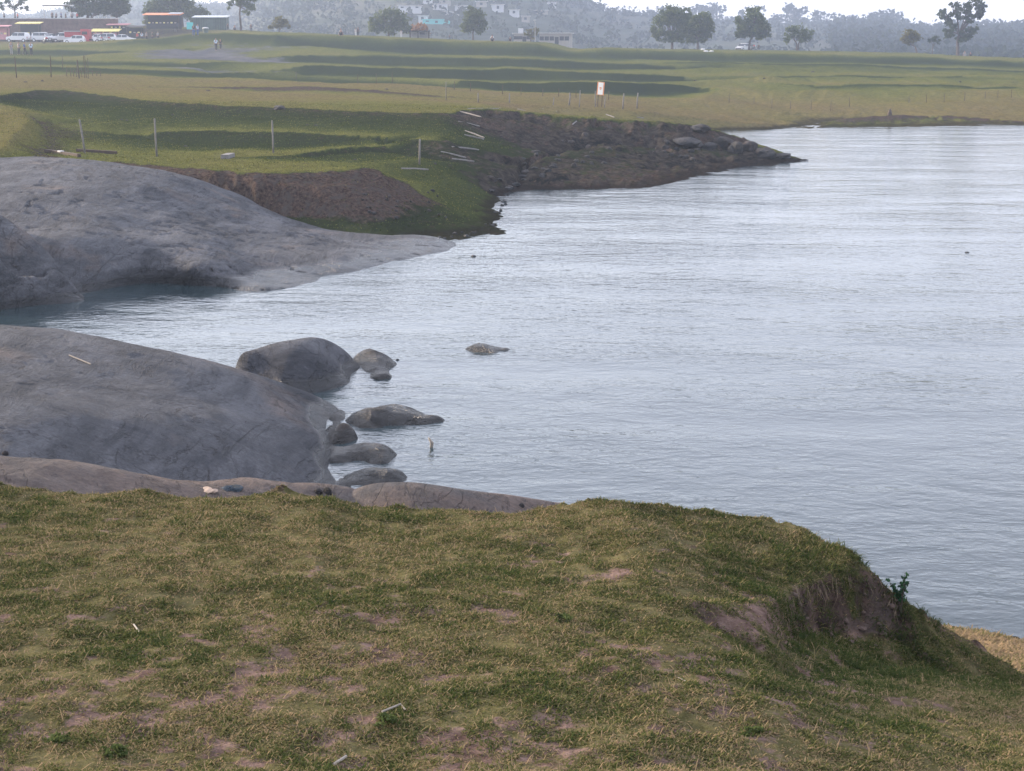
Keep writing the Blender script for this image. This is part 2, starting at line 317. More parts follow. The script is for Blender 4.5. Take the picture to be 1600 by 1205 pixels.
T([(1230,120),(1290,117),(1400,118),(1500,121)], 200, soil=0, dry=.55, jit=.5, under=(.15, -.15, 1.0)); T([(1225,124),(1290,122.5),(1400,123),(1510,124)], 197, soil=.1, dry=.2, jit=.3)
T([(1280,137),(1350,135.5),(1440,136),(1580,133)], 178, soil=0, dry=.6, jit=.4, under=(.15, -.1, 1.0)); T([(1275,141),(1350,140),(1440,140),(1580,137)], 175.5, soil=.1, dry=.3, jit=.3)
# left far side
for (pts, d) in (([(-500,103),(0,103),(120,105),(250,109),(320,113)], 178), ([(-500,90),(0,90),(150,94),(260,97),(290,99)], 203), ([(-500,78),(0,78),(200,80),(250,82)], 238)):
    T(pts, d, soil=.0, dry=.55, jit=.2, under=(.15, -.2, .8)); T([(a, b+6) for a, b in pts], d-1.8, soil=.2, dry=-.1, jit=.3)
T([(-500,66),(0,66),(130,67),(212,67.5),(245,66)], 304, soil=.6, dry=.6, jit=.1)
bl([(-500,304.6,10.4),(0,304.6,10.4),(250,304.6,9.0),(280,304.6,8.7),(330,308,9.0)], 'w', soil=.6, dry=.5, jit=0)
bl([(-500,340,10.4),(250,340,10.0),(400,340,8.8)], 'w', soil=.3, dry=.5)
T([(285,72),(330,72),(380,74),(440,72),(480,72)], 245, soil=.2, dry=.35, rock=.5, jit=.5)
T([(300,92),(340,93),(400,95),(450,97)], 215, soil=.1, dry=.3, rock=.75, jit=.5)
T([(275,76),(300,80),(330,84)], 232, soil=.3, dry=.4, rock=.7, jit=.8)
T([(315,108),(340,116),(400,118),(445,115)], 188, soil=.1, dry=.3, rock=.8, jit=.4)
T([(460,112),(475,118)], 186, soil=.1, dry=.3, rock=0, jit=.2)
for D, z in ((400, 3.0), (480, .5)):
    bl([(p, D, z) for p in S], 'w', soil=.2, dry=.3)

pts2 = [Vector((v[0], v[1])) for v in BV]
ov, oe, of, orig, _, _ = delaunay_2d_cdt(pts2, BE, [], 0, 1e-4)
A = np.zeros((len(ov), 5)); BVa = np.array(BV)
bad = []
for i, v in enumerate(ov):
    if orig[i]: A[i] = BVa[orig[i]][:, 2:].mean(0)
    else: bad.append(i)
for i in bad:                                                # crossing points take the nearest original's height
    d = (BVa[:, 0]-ov[i][0])**2 + (BVa[:, 1]-ov[i][1])**2; k = np.argsort(d)[:2]; A[i] = BVa[k][:, 2:].mean(0)
print('breakline verts', len(ov), 'tris', len(of), 'crossings', len(bad))
OV = np.array([(v[0], v[1]) for v in ov])
Uc = np.concatenate([np.arange(-.75, -.36, .006), np.arange(-.36, .36, .00105), np.arange(.36, .7501, .006)])
Vr = np.concatenate([np.linspace(.50, .185, 50, endpoint=False), np.arange(.185, .060, -1.7e-4), np.arange(.060, .012, -6.7e-5), np.arange(.012, .0024, -3.4e-5), [.0022, .00209]])
gU, gV = np.meshgrid(Uc, Vr); gY = 1/gV; gX = gU*gY
G = np.full(gX.shape+(5,), np.nan)
for f in of:
    for k in range(1, len(f)-1):
        t = [f[0], f[k], f[k+1]]; P = OV[t]; u = P[:, 0]/P[:, 1]; v = 1/P[:, 1]
        c0 = np.searchsorted(Uc, u.min()-1e-6); c1 = np.searchsorted(Uc, u.max()+1e-6)
        r0 = np.searchsorted(-Vr, -v.max()-1e-9); r1 = np.searchsorted(-Vr, -v.min()+1e-9)
        if c1 <= c0 or r1 <= r0: continue
        X = gX[r0:r1, c0:c1]; Y = gY[r0:r1, c0:c1]
        (x0, y0), (x1, y1), (x2, y2) = P; det = (y1-y2)*(x0-x2)+(x2-x1)*(y0-y2)
        if abs(det) < 1e-12: continue
        a = ((y1-y2)*(X-x2)+(x2-x1)*(Y-y2))/det; b = ((y2-y0)*(X-x2)+(x0-x2)*(Y-y2))/det; c = 1-a-b
        m = (a >= -1e-6) & (b >= -1e-6) & (c >= -1e-6)
        G[r0:r1, c0:c1][m] = (a[..., None]*A[t[0]]+b[..., None]*A[t[1]]+c[..., None]*A[t[2]])[m]
nanm = np.isnan(G[..., 0]); print('holes', nanm.sum()); G[nanm] = (-.5, .5, .5, 0, 0)
# light smoothing, then roughness that grows with steepness
Z = G[..., 0]
def blur(a, n=1):
    for _ in range(n):
        a = a.copy(); a[1:-1] = a[1:-1]*.5+(a[:-2]+a[2:])*.25; a[:, 1:-1] = a[:, 1:-1]*.5+(a[:, :-2]+a[:, 2:])*.25
    return a
fw = sstep(45, 75, gY); Z = blur(Z, 2)*(1-fw)+Z*fw
for k in (1, 2, 3, 4): G[..., k] = blur(G[..., k], 2)*(1-fw)+G[..., k]*fw
dY = np.gradient(Z, axis=0)/np.gradient(gY, axis=0); slope = blur(np.clip(np.abs(dY), 0, 2), 1)
st = sstep(.18, .8, slope)
near = sstep(30, 14, gY)
Z = Z + (fbm(gX*.7, gY*.35, 4, 3)*.07*(1-near) + fbm(gX*2.2, gY*2.2, 4, 5)*.035 + fbm(gX*.9, gY*.9, 5, 7, .6)*.16*sstep(.9, .2, Z)*(1-near))*sstep(-.3, .5, Z+.2)
Z = Z + st*(fbm(gX*1.1, gY*1.1+Z*2, 5, 9, .6)*.36*(1-near) + fbm(gX*5, gY*5+Z*6, 4, 21, .65)*(.05+.02*near) + near*fbm(gX*16, gY*16, 3, 23)*.012)
crag = G[..., 4]; rdg = 1-np.abs(fbm(gX*.55, gY*.55, 4, 81, .6))*3.0
Z = Z + crag*sstep(-.25, .25, Z)*((rdg-.45)*.20 + (1-np.abs(fbm(gX*2.3, gY*2.3, 3, 83, .6))*3-.4)*.07)
Z = Z + sstep(105, 150, gY)*fbm(gX*.16, gY*.12, 5, 35, .6)*.22*sstep(.1, .8, Z)
mound = sstep(120, 200, gY)*sstep(.08, .14, gU)*sstep(250, 215, gY); Z = Z + mound*fbm(gX*.07, gY*.10, 3, 33)*.55
soil = G[..., 1] + st*(.40-.16*near)*(1-sstep(110, 180, gY)*.7) + near*(.08+fbm(gX*1.6, gY*1.6, 3, 41)*.24+fbm(gX*7, gY*7, 4, 43, .7)*.68)
dry = G[..., 2]-st*.25*(1-near)  # steep faces get extra shade painted through lower dry
Vg = np.stack([gX, gY, Z], -1).reshape(-1, 3)
ground = fast_mesh('ground', Vg, grid_faces(*gX.shape), M_ground, attrs={'soil': soil, 'dry': dry, 'rock': G[..., 3], 'crag': crag, 'pale': near*(1-st*.75)})
tag(ground, kind='structure')
def gz(x, y):                                  # ground height under a point
    c = np.searchsorted(Uc, x/y)-1; r = np.searchsorted(-Vr, -1/y)-1
    c = min(max(c, 0), len(Uc)-2); r = min(max(r, 0), len(Vr)-2)
    fu = (x/y-Uc[c])/(Uc[c+1]-Uc[c]); fv = (1/y-Vr[r])/(Vr[r+1]-Vr[r])
    return float((Z[r, c]*(1-fu)+Z[r, c+1]*fu)*(1-fv)+(Z[r+1, c]*(1-fu)+Z[r+1, c+1]*fu)*fv)
def hit(px, py, zmin=-.0, d0=4, d1=420):       # first ground point on the sight line
    x, y, k = raydir(px, py); t = d0/y
    while t*y < d1:
        if CAM_Z+k*t <= max(zmin, gz(x*t, y*t)): return (x*t, y*t, max(zmin, gz(x*t, y*t)))
        t *= 1.004
    return (x*t, y*t, gz(x*t, y*t))
def at(px, d):                                 # ground point in a column at a distance
    x = (px-800)/F*d/math.cos(PITCH)**0*1.0
    a, yy, k = raydir(px, 80); x = a/yy*d
    return (x, d, gz(x, d))

# ------------------------------------------------------------ lake
yy = np.array([10, 14, 20, 30, 45, 70, 110, 200.0]); wx = np.array([-1, -.5, 0, .5, 1.0])
WX, WY = np.meshgrid(wx, yy); WXX = WX*(60+WY)
fast_mesh('lake_water', np.stack([WXX, WY, WX*0], -1).reshape(-1, 3), grid_faces(*WX.shape), M_water)
tag(bpy.data.objects['lake_water'], kind='structure')

# ------------------------------------------------------------ rocks: smooth surfaces through measured points
def tps(ctrl):
    P = np.array([c[:2] for c in ctrl]); z = np.array([c[2] for c in ctrl]); sc = P.std(0).max(); mu = P.mean(0); Q = (P-mu)/sc; n = len(Q)
    def Uf(r2): return np.where(r2 > 1e-12, r2*np.log(r2+1e-12), 0)
    K = Uf(((Q[:, None]-Q[None])**2).sum(-1)) + np.eye(n)*2e-3
    Lm = np.zeros((n+3, n+3)); Lm[:n, :n] = K; Lm[:n, n] = 1; Lm[:n, n+1:] = Q; Lm[n, :n] = 1; Lm[n+1:, :n] = Q.T
    wv = np.linalg.solve(Lm, np.concatenate([z, [0, 0, 0]]))
    def f(X, Y):
        q = np.stack([(X.ravel()-mu[0])/sc, (Y.ravel()-mu[1])/sc], -1); o = wv[n]+q@wv[n+1:]
        for i in range(n): o = o + wv[i]*Uf(((q-Q[i])**2).sum(-1))
        return o.reshape(X.shape)
    return f
def inpoly(X, Y, poly):
    c = np.zeros(X.shape, bool); n = len(poly); j = n-1
    for i in range(n):
        xi, yi = poly[i]; xj, yj = poly[j]
        m = ((yi > Y) != (yj > Y)) & (X < (xj-xi)*(Y-yi)/(yj-yi+1e-12)+xi); c ^= m; j = i
    return c
def rock(name, inner, skirt, mat, rough=.05, du=.001, dyk=.0022, parent=None, seed=0, freq=.8, crack=.0):
    """inner: (px, py, z) on the surface; skirt: (px, D, z) hidden or under water all the way round, in order"""
    C = [PZ(*q) for q in inner]; Sk = [((q[0]-800)/F*q[1], q[1], q[2]) for q in skirt]
    f = tps(C+Sk); poly = [(s[0], s[1]) for s in Sk]
    us = np.array([p[0]/p[1] for p in poly]); ys = np.array([p[1] for p in poly])
    U_ = np.arange(us.min()-du, us.max()+2*du, du); lnY = np.arange(math.log(ys.min()*.995), math.log(ys.max()*1.01), dyk)
    UU, LL = np.meshgrid(U_, lnY); Y = np.exp(LL); X = UU*Y
    H = f(X, Y); H = H + fbm(X*freq, Y*freq*.6, 5, 50+seed, .5)*rough + fbm(X*freq*.4+Y*.3, Y*freq*2.2, 4, 70+seed)*rough*.6
    if crack: r = fbm(X*.5+Y*.35, Y*.9-X*.2, 4, 90+seed); H = H - crack*np.exp(-(r/.03)**2)
    keep = inpoly(X, Y, poly)
    Fc = grid_faces(*X.shape, keep=keep); V, Fc, _ = compact(np.stack([X, Y, H], -1).reshape(-1, 3), Fc)
    return fast_mesh(name, V, Fc, mat, parent)
# ------------------------------------------------------------ the rocks
M_pink = rock_mat('warm_granite', (.055, .053, .055), (.125, .115, .11), (.165, .127, .108), .45)
M_wet = rock_mat('wet_rock', (.012, .012, .014), (.048, .043, .038), (.07, .055, .044), .5)
r = rock('granite_dome', [(70,246,2.05),(115,251,2.0),(200,262,1.85),(300,278,1.6),(360,299,1.3),(388,321,1.0),(450,347,.62),(500,364,.38),(560,377,.22),(620,384,.16),(680,370,.14),(704,378,.06),
  (700,393,0),(640,404,0),(560,424,0),(500,439,0),(455,450,0),(380,458,.0),(300,452,.0),(230,448,.0),(150,456,.0),(110,461,0),
  (0,300,1.95),(60,290,1.95),(40,360,1.25),(100,335,1.5),(115,395,.9),(200,300,1.68),(200,355,1.15),(200,405,.62),(300,320,1.25),(300,375,.85),(300,416,.5),(380,355,.72),(380,405,.42),(395,435,.14),(435,435,.1),(450,392,.34),(465,425,.12),(520,400,.27),(600,394,.16)],
  [(-300,62,1.4),(-400,45,.6),(-200,38.6,-.5),(0,38.8,-.6),(150,39.6,-.6),(300,39.9,-.6),(400,39.4,-.6),(470,40.6,-.6),(560,43.3,-.5),(650,45.8,-.5),(728,48.5,-.4),(740,52,-.3),(690,55,-.5),(600,54.5,-.3),(500,55.5,-.1),(400,59,.2),(330,64,.7),(200,70,1.1),(80,76,1.3),(-50,74,1.3)], M_rock, .05, seed=1, crack=.05)
nv = len(r.data.vertices); co = np.zeros(nv*3, np.float32); r.data.vertices.foreach_get('co', co); co = co.reshape(-1, 3); ppx = 800+F*co[:, 0]/co[:, 1]; wnd = sstep(110, 190, ppx)*sstep(420, 330, ppx)
co[:, 1] += wnd*np.clip(.42-co[:, 2], 0, .9)*1.5*sstep(48, 44, co[:, 1]); r.data.vertices.foreach_set('co', co.ravel()); r.data.update()     # undercut at the waterline
tag(r, 'huge smooth blue-grey granite dome rising from the inlet below the near terrace', 'rock')
r = rock('rock_slab', [(0,344,1.75),(-60,330,2.0),(40,385,1.2),(80,420,.72),(108,446,.25),(0,400,1.2),(-60,400,1.35),(40,430,.65),(0,440,.65),(60,460,.10),(0,472,.02),(-80,472,.05)],
  [(-400,52,1.2),(-400,39,.2),(-150,38.2,-.7),(0,38.2,-.8),(110,38.8,-.7),(140,40.5,-.4),(120,42.5,-.1),(60,46,.2),(0,49,.7),(-120,53,1.0)], M_rock, .10, seed=4, crack=.12)
tag(r, 'ridged granite slab lying against the big dome at the left edge', 'rock')
r = rock('rock_slab', [(-100,500,1.5),(0,509,1.35),(100,517,1.15),(190,539,.88),(280,560,.58),(365,583,.32),(440,605,.15),(500,624,.05),(530,641,0),
  (100,560,1.42),(0,600,1.68),(200,600,1.18),(200,660,1.3),(300,620,.95),(400,650,.62),(400,700,.66),(480,670,.3),(510,700,.14),(515,740,.1),(440,745,.45),(350,745,.72),(300,700,.98),(200,740,1.12),(100,690,1.5),(0,712,1.66),(-100,690,1.8)],
  [(-500,14.5,1.3),(0,14.8,1.1),(300,16.5,.5),(500,19.3,-.1),(545,21,-.5),(550,23.6,-.5),(560,27,-.5),(500,30.3,-.6),(370,31.5,-.7),(200,32,-.6),(0,32.5,-.5),(-300,33,0),(-600,28,.8)], M_rock, .035, seed=7, freq=.7, crack=.012)
tag(r, 'broad sloping blue-grey granite slab between the near grass and the inlet', 'rock')
r = rock('rock_slab', [(-100,705,1.85),(0,713,1.8),(100,722,1.58),(200,738,1.36),(280,749,1.16),(340,750,1.05),(380,748,1.02),(440,755,.86),(500,768,.62),(560,783,.47),(605,797,.38),
   (0,745,1.85),(150,760,1.6),(300,775,1.25),(450,785,.9)],
  [(-500,12.8,1.4),(0,13,1.3),(400,14.5,.7),(620,16.5,.0),(650,18.5,-.3),(560,20.4,-.4),(460,20.6,.1),(350,19.9,.5),(200,19.1,.7),(0,18,1.1),(-400,17.6,1.3)], M_pink, .05, seed=9, freq=1.2)
tag(r, 'pinkish weathered rock shelf along the top edge of the near grass', 'rock')
r = rock('boulder', [(366,580,.28),(372,563,.44),(388,551,.57),(415,540,.69),(445,533,.74),(480,531,.68),(515,537,.53),(540,549,.31),(400,575,.37),(450,570,.44),(500,568,.42),(540,575,.12),(410,598,.16),(470,603,.12),(520,602,.05)],
  [(352,29.6,-.3),(375,27.8,-.3),(430,27.3,-.4),(490,27.3,-.4),(545,27.9,-.4),(575,29.2,-.4),(580,30.8,-.4),(548,32.2,-.4),(460,32.6,-.4),(385,31.7,-.4)], M_rock, .02, du=.0008, seed=12, freq=1.0)
tag(r, 'rounded whale-back boulder at the tip of the broad slab, warm on its left side', 'boulder')
r = rock('rock_slab', [(555,782,.5),(600,768,.62),(660,764,.62),(720,768,.52),(790,778,.34),(840,787,.2),(880,793,.08),(600,790,.7),(700,790,.66),(800,795,.42)],
  [(520,17.5,-.1),(545,20.3,-.3),(590,21.6,-.4),(700,22,-.4),(850,21.2,-.4),(930,20,-.4),(930,17.5,-.4),(800,16,.1),(560,16,.2)], M_pink, .03, seed=15)
tag(r, 'low brown-grey rock slab at the water just behind the middle of the grass edge', 'rock')
def shelf(inner, marg, lab, seed, rough=.05, mat=M_wet, freq=1.7):
    inner = [(a, b, c*.40) for a, b, c in inner]; rough *= 1.15; P = [PZ(*q) for q in inner]; pts = [(800+F*p[0]/p[1], p[1]) for p in P]
    cx = sum(p[0] for p in pts)/len(pts); cy = sum(p[1] for p in pts)/len(pts)
    rx = max(abs(p[0]-cx) for p in pts)+marg; ry = max(abs(p[1]-cy) for p in pts)+.45
    ring = [(cx+rx*math.cos(a)*1.1, cy+ry*math.sin(a)*1.1, -.35) for a in np.linspace(0, 2*math.pi, 16, endpoint=False)]
    o = rock('rock', inner, ring, mat, rough, du=.0007, dyk=.0016, seed=seed, freq=freq); tag(o, lab, 'rock'); return o
shelf([(548,650,.10),(575,640,.2),(600,635,.24),(640,640,.17),(670,650,.07),(692,657,.0),(560,664,.08),(600,662,.1),(645,662,.03)], 18, 'dark wet rock just above the bright pool beside the broad slab', 21, .07)
shelf([(508,700,.10),(515,718,.08),(530,700,.08),(560,695,.1),(600,700,.12),(618,708,.06),(560,718,.07),(600,722,.05),(525,722,.05)], 14, 'brown wet rock below the bright pool, between slab and open water', 23, .06)
shelf([(505,745,.10),(510,760,.10),(530,745,.08),(560,735,.07),(600,735,.08),(635,742,.02),(560,760,.05),(600,765,.03),(535,765,.06)], 14, 'dark wet rock shelf awash behind the two round stones', 25, .08)
shelf([(552,560,.12),(575,550,.15),(600,556,.08),(620,570,.01),(570,575,.04),(610,590,.03),(580,585,.03)], 12, 'half-sunk brown rock off the right end of the whale-back boulder', 27, .06)
shelf([(722,551,-.22),(750,543,.15),(775,546,-.0),(800,552,-.22),(740,560,-.25),(780,561,-.2)], 10, 'small rock awash in the lake, farthest out of the low wet rocks', 29, .07)
shelf([(512,668,.10),(520,690,.08),(560,684,.03),(520,652,.10),(535,640,.1)], 8, 'flat wet rock rim on the left of the bright pool', 31, .05)
# ------------------------------------------------------------ the hills beyond
SKY = [(-900,20,1400),(-500,24,1400),(-200,30,1400),(60,26,1400),(130,14,1400),(180,2,1400),(230,-6,1400),(280,2,1350),(315,10,1300),(345,9,1300),(372,14,1250),(392,2,1100),(430,-18,950),(520,-45,900),(640,-70,850),(760,-55,850),(850,-18,850),(900,4,850),(925,10,880),(945,20,900),(1000,24,950),(1060,27,950),(1100,34,1000),(1200,33,1000),(1300,36,1000),(1370,34,1000),(1402,44,980),(1440,50,950),(1480,48,950),(1560,46,950),(1620,47,950),(1800,58,950),(2200,70,950),(2800,75,950)]
su = [(s[0]-800)/F for s in SKY]; syv = [s[1] for s in SKY]; sdv = [s[2] for s in SKY]
hu = np.arange(-.62, .62, .0015); ht = np.concatenate([np.linspace(0, 1, 330), 1+np.linspace(.01, .5, 14)])
HU, HT = np.meshgrid(hu, ht)
def hz(U, Tt, full=False):
    py = np.interp(U, su, syv); Dr = np.interp(U, su, sdv)
    ang = np.arctan((602.5-py)/F)-PITCH; zr = CAM_Z + Dr*np.tan(ang)
    D0 = 425.; Y = D0+(Dr-D0)*Tt
    prof = np.where(Tt <= 1, .25*Tt+.75*(Tt*Tt*(3-2*Tt)), 1-1.2*(Tt-1))
    z = -1+(zr+1)*prof
    X = U*Y
    st = 2.2; ph = z/st+fbm(X*.006, Y*.006, 3, 61)*1.5; fl = np.floor(ph)
    z = z + sstep(0, .12, Tt)*(sstep(.55, 1, ph-fl)-(ph-fl))*st*.8
    z = z + sstep(0, .2, Tt)*fbm(X*.012, Y*.012, 4, 63)*2.2*sstep(1.1, .85, Tt)
    return X, Y, z
HX, HY, HZ = hz(HU, HT)
th = NT('hillside'); hp = th.pos()
hn = th.noise(th.sc(hp, (1, .6, 5)), .05, 6, .7); hm = th.noise(th.sc(hp, (1, .5, 3)), .012, 4, .6)
hc = th.mix(th.ramp(hn, .35, .62), (.018, .028, .016), (.050, .056, .036)); hc = th.mix(th.ramp(hm, .45, .62), hc, th.mix(th.ramp(hn, .4, .6), (.03, .04, .026), (.065, .062, .045)))
M_hill = th.bsdf(hc, .95, spec=.05)
hills = fast_mesh('hills', np.stack([HX, HY, HZ], -1).reshape(-1, 3), grid_faces(*HX.shape), M_hill); tag(hills, kind='structure')
def hill_pt(px, py):                           # point of the hillside on a sight line
    u = (px-800)/F/ (raydir(px, py)[1]); Tt = np.linspace(0.0, 1.0, 700)
    X, Y, z = hz(np.full(700, u), Tt); ang = (z-CAM_Z)/Y; tgt = raydir(px, py)[2]/raydir(px, py)[1]
    k = np.argmax(ang >= tgt)
    if ang[k] < tgt: k = 699
    return float(X[k]), float(Y[k]), float(z[k])
# ------------------------------------------------------------ builders for things
class MB:
    def __init__(s): s.b = bmesh.new()
    def box(s, c, d, rz=0, rx=0, ry=0, bev=0):
        r = bmesh.ops.create_cube(s.b, size=1); vs = r['verts']
        from mathutils import Euler
        m = Euler((rx, ry, rz)).to_matrix()
        for v in vs: v.co = m @ Vector((v.co.x*d[0], v.co.y*d[1], v.co.z*d[2])) + Vector(c)
        if bev: bmesh.ops.bevel(s.b, geom=list({e for v in vs for e in v.link_edges}), offset=bev, segments=1, affect='EDGES')
        return s
    def tube(s, pts, rad, n=7):
        rings = []
        for i, p in enumerate(pts):
            p = Vector(p); t = (Vector(pts[min(i+1, len(pts)-1)])-Vector(pts[max(i-1, 0)])).normalized()
            a = t.orthogonal().normalized() if i == 0 else (prev - t*prev.dot(t)).normalized(); prev = a; b = t.cross(a)
            r = rad[i] if isinstance(rad, (list, tuple)) else rad
            rings.append([s.b.verts.new(p+(a*math.cos(k*2*math.pi/n)+b*math.sin(k*2*math.pi/n))*r) for k in range(n)])
        for x, y in zip(rings, rings[1:]):
            for k in range(n): s.b.faces.new((x[k], x[(k+1) % n], y[(k+1) % n], y[k]))
        s.b.faces.new(rings[0][::-1]); s.b.faces.new(rings[-1]); return s
    def prism(s, prof, x0, x1, axis='x', inset=0):      # profile in (y, z) swept along x
        A_, B_ = [], []
        for (y, z) in prof: A_.append(s.b.verts.new((x0, y, z))); B_.append(s.b.verts.new((x1, y, z)))
        n = len(prof)
        for i in range(n): s.b.faces.new((A_[i], A_[(i+1) % n], B_[(i+1) % n], B_[i]))
        s.b.faces.new(A_[::-1]); s.b.faces.new(B_); return s
    def build(s, name, mat, parent=None, loc=None, smooth=False):
        bmesh.ops.recalc_face_normals(s.b, faces=s.b.faces)
        m = bpy.data.meshes.new(name); s.b.to_mesh(m); s.b.free(); m.materials.append(mat)
        if smooth:
            for p in m.polygons: p.use_smooth = True
        o = bpy.data.objects.new(name, m); COL.objects.link(o)
        if parent: o.parent = parent
        if loc: o.location = loc
        return o
def copy_tree(o, parent=None):
    c = o.copy(); COL.objects.link(c)
    if parent: c.parent = parent
    for ch in [x for x in bpy.data.objects if x.parent == o]: copy_tree(ch, c)
    return c
M_bark = simple('bark', (.075, .06, .05), .9, .35, 6)
LEAF = {
 'dark': leaf_mat('leaves_dark', (.028, .044, .022), (.072, .092, .038)),
 'mid': leaf_mat('leaves_mid', (.045, .066, .024), (.115, .142, .050)),
 'yellow': leaf_mat('leaves_yellow', (.07, .07, .018), (.15, .14, .04)),
 'orange': leaf_mat('leaves_orange', (.14, .07, .02), (.34, .17, .05)),
 'blue': leaf_mat('leaves_far', (.012, .020, .013), (.028, .037, .020)),
}
def leaf_cloud(name, blobs, n, size, mat, parent=None, seed=0, gap=.35):
    """leaf quads filling lumpy ellipsoids: blobs (x, y, z, rx, ry, rz)"""
    rg = np.random.default_rng(seed); B = np.array(blobs, float); vol = (B[:, 3]*B[:, 5]); vol = vol/vol.sum()
    C = []; SH = []
    for b, f in zip(B, vol):
        k = max(6, int(n*f)); ns = max(4, int(k/26)); 
        d = rg.normal(size=(ns, 3)); d /= np.linalg.norm(d, axis=1)[:, None]; cen = d*(rg.uniform(.25, 1, ns)**.5)[:, None]
        pick = rg.integers(0, ns, k); off = rg.normal(size=(k, 3))*.19
        p = cen[pick]+off; C.append(b[:3]+p*b[3:6]); sh = rg.uniform(0, 1, ns)
        SH.append(np.clip(sh[pick]*.7+rg.uniform(-.15, .45, k), 0, 1))
    C = np.concatenate(C); SH = np.concatenate(SH); k = len(C)
    a = rg.normal(size=(k, 3)); a /= np.linalg.norm(a, axis=1)[:, None]; t = rg.normal(size=(k, 3)); b = np.cross(a, t); b /= np.linalg.norm(b, axis=1)[:, None]
    s = (size*rg.uniform(.55, 1.25, k))[:, None]; b = b*.6
    V = np.stack([C-a*s, C-b*s, C+a*s, C+b*s], 1).reshape(-1, 3); Fc = np.arange(4*k).reshape(-1, 4)
    return fast_mesh(name, V, Fc, mat, parent, {'shade': np.repeat(SH, 4)}, smooth=False)
def tree(name, label, base, d, blobs, leaf='mid', lean=0, tr=3.0, n=1500, size=.30, group='trees standing along the far meadow', seed=0, fork=.45, trunks=1, cat='tree'):
    """blobs in photo pixels relative to the foot: (dx, dy up, rx, ry)"""
    k = d/F; rg = random.Random(seed)
    root = empty(name, base); tag(root, label, cat, group)
    B = []
    for (dx, dy, rx, ry) in blobs: B.append((dx*k, rg.uniform(-.25, .25)*rx*k, dy*k, rx*k, rx*k*.9, ry*k))
    top = max(b[2] for b in B); cx = sum(b[0]*b[3] for b in B)/sum(b[3] for b in B)
    m = MB(); r0 = tr*k*.5
    for q in range(trunks):
        ox = (q-(trunks-1)/2)*r0*2.2
        fk = Vector((cx*.5+lean*k*.5+ox*2.5, 0, top*fork))
        m.tube([(ox, 0, -.3), (ox+lean*k*.12, 0, fk.z*.35), (ox+lean*k*.3, .05, fk.z*.7), tuple(fk)], [r0*1.25, r0, r0*.85, r0*.7])
        for b in B[q::trunks]:
            e = Vector((b[0], b[1], b[2]+b[5]*.3)); mid = fk.lerp(e, .5)+Vector((rg.uniform(-.1, .1), rg.uniform(-.1, .1), .15*b[5]))
            m.tube([tuple(fk-Vector((0, 0, .1))), tuple(mid), tuple(e)], [r0*.6, r0*.38, r0*.12], 5)
            for _ in range(3):
                e2 = e+Vector((rg.uniform(-.7, .7)*b[3], rg.uniform(-.6, .6)*b[3], rg.uniform(-.3, .6)*b[5]))
                m.tube([tuple(mid), tuple(mid.lerp(e2, .6)), tuple(e2)], [r0*.3, r0*.2, r0*.06], 4)
    m.build('trunk', M_bark, root)
    leaf_cloud('crown', B, n, size, LEAF[leaf], root, seed)
    return root

# ------------------------------------------------------------ trees along the far plateau
def far(px, py, d): return PD(px, py, d)
T_ = []
def ft(px, d, *a, **k):
    b = at(px, d); return tree(*a[:2], b, d, *a[2:], **k)
ft(608, 322, 'tree', 'wide bushy green tree left of the flat-roofed hut on the far meadow', [(-18,14,12,10),(-8,26,13,12),(6,30,14,13),(20,26,12,12),(24,14,10,9),(2,14,14,9),(-22,22,8,8)], 'mid', n=3600, size=.26, seed=1, tr=3, fork=.3)
ft(739, 322, 'tree', 'compact round green tree standing alone in the middle of the far meadow', [(-8,18,11,8),(8,20,12,10),(-2,32,13,12),(8,34,10,11),(-4,44,8,7),(15,26,7,8)], 'mid', n=3200, size=.26, seed=2, tr=2.6, fork=.35)
ft(437, 300, 'tree', 'small yellow-green tree alone on the slope right of the tin hut', [(-9,10,7,6),(0,16,9,7),(9,14,8,6),(13,9,5,4)], 'yellow', n=900, size=.24, seed=3, tr=2, fork=.35)
ft(378, 300, 'tree', 'tall slender tree with open crown leaning beside the tin hut', [(-16,38,6,5),(-5,46,10,8),(8,44,11,8),(16,34,8,8),(4,60,14,9),(20,54,9,9),(8,28,5,5)], 'mid', n=2000, size=.24, seed=4, tr=3.2, lean=-6, fork=.6)
ft(657, 330, 'tree', 'small orange-leaved tree behind the flat-roofed hut', [(-8,19,8,6),(2,20,9,8),(10,14,7,6)], 'orange', n=900, size=.22, seed=5, tr=2)
ft(829, 335, 'tree', 'thin pale yellow-green tree beside the street lamp', [(-4,20,6,5),(5,22,7,6),(1,14,5,4)], 'yellow', n=500, size=.24, seed=6, tr=1.8, fork=.5)
ft(1050, 322, 'tree', 'large dark green tree, left one of the joined pair on the right meadow', [(-22,26,10,11),(-8,20,12,9),(10,22,12,10),(-14,42,14,13),(2,52,15,13),(16,40,12,12),(22,54,8,9),(-10,56,10,8)], 'mid', n=5200, size=.27, seed=7, tr=4, fork=.35)
ft(1090, 326, 'tree', 'dark green tree, right one of the joined pair on the right meadow', [(-10,18,10,8),(8,20,12,9),(16,32,9,11),(-2,36,14,13),(6,46,13,10),(-12,30,9,9)], 'mid', n=4000, size=.27, seed=8, tr=3.4, fork=.35)
ft(1170, 322, 'tree', 'tall full green tree with leaning trunk beside the pale parked car', [(-12,26,10,8),(-8,40,13,12),(6,50,14,13),(18,36,12,12),(20,24,10,7),(4,30,12,10),(10,60,9,6),(28,28,6,7),(-16,30,6,8)], 'mid', n=5000, size=.27, seed=9, tr=3.6, lean=5, fork=.35)
ft(1246, 322, 'tree', 'small two-stemmed tree with thin grey-green crown', [(-14,20,10,8),(0,30,13,10),(14,24,10,9),(4,16,9,6),(-10,32,8,7)], 'mid', n=1700, size=.24, seed=10, tr=2.4, trunks=2, fork=.45)
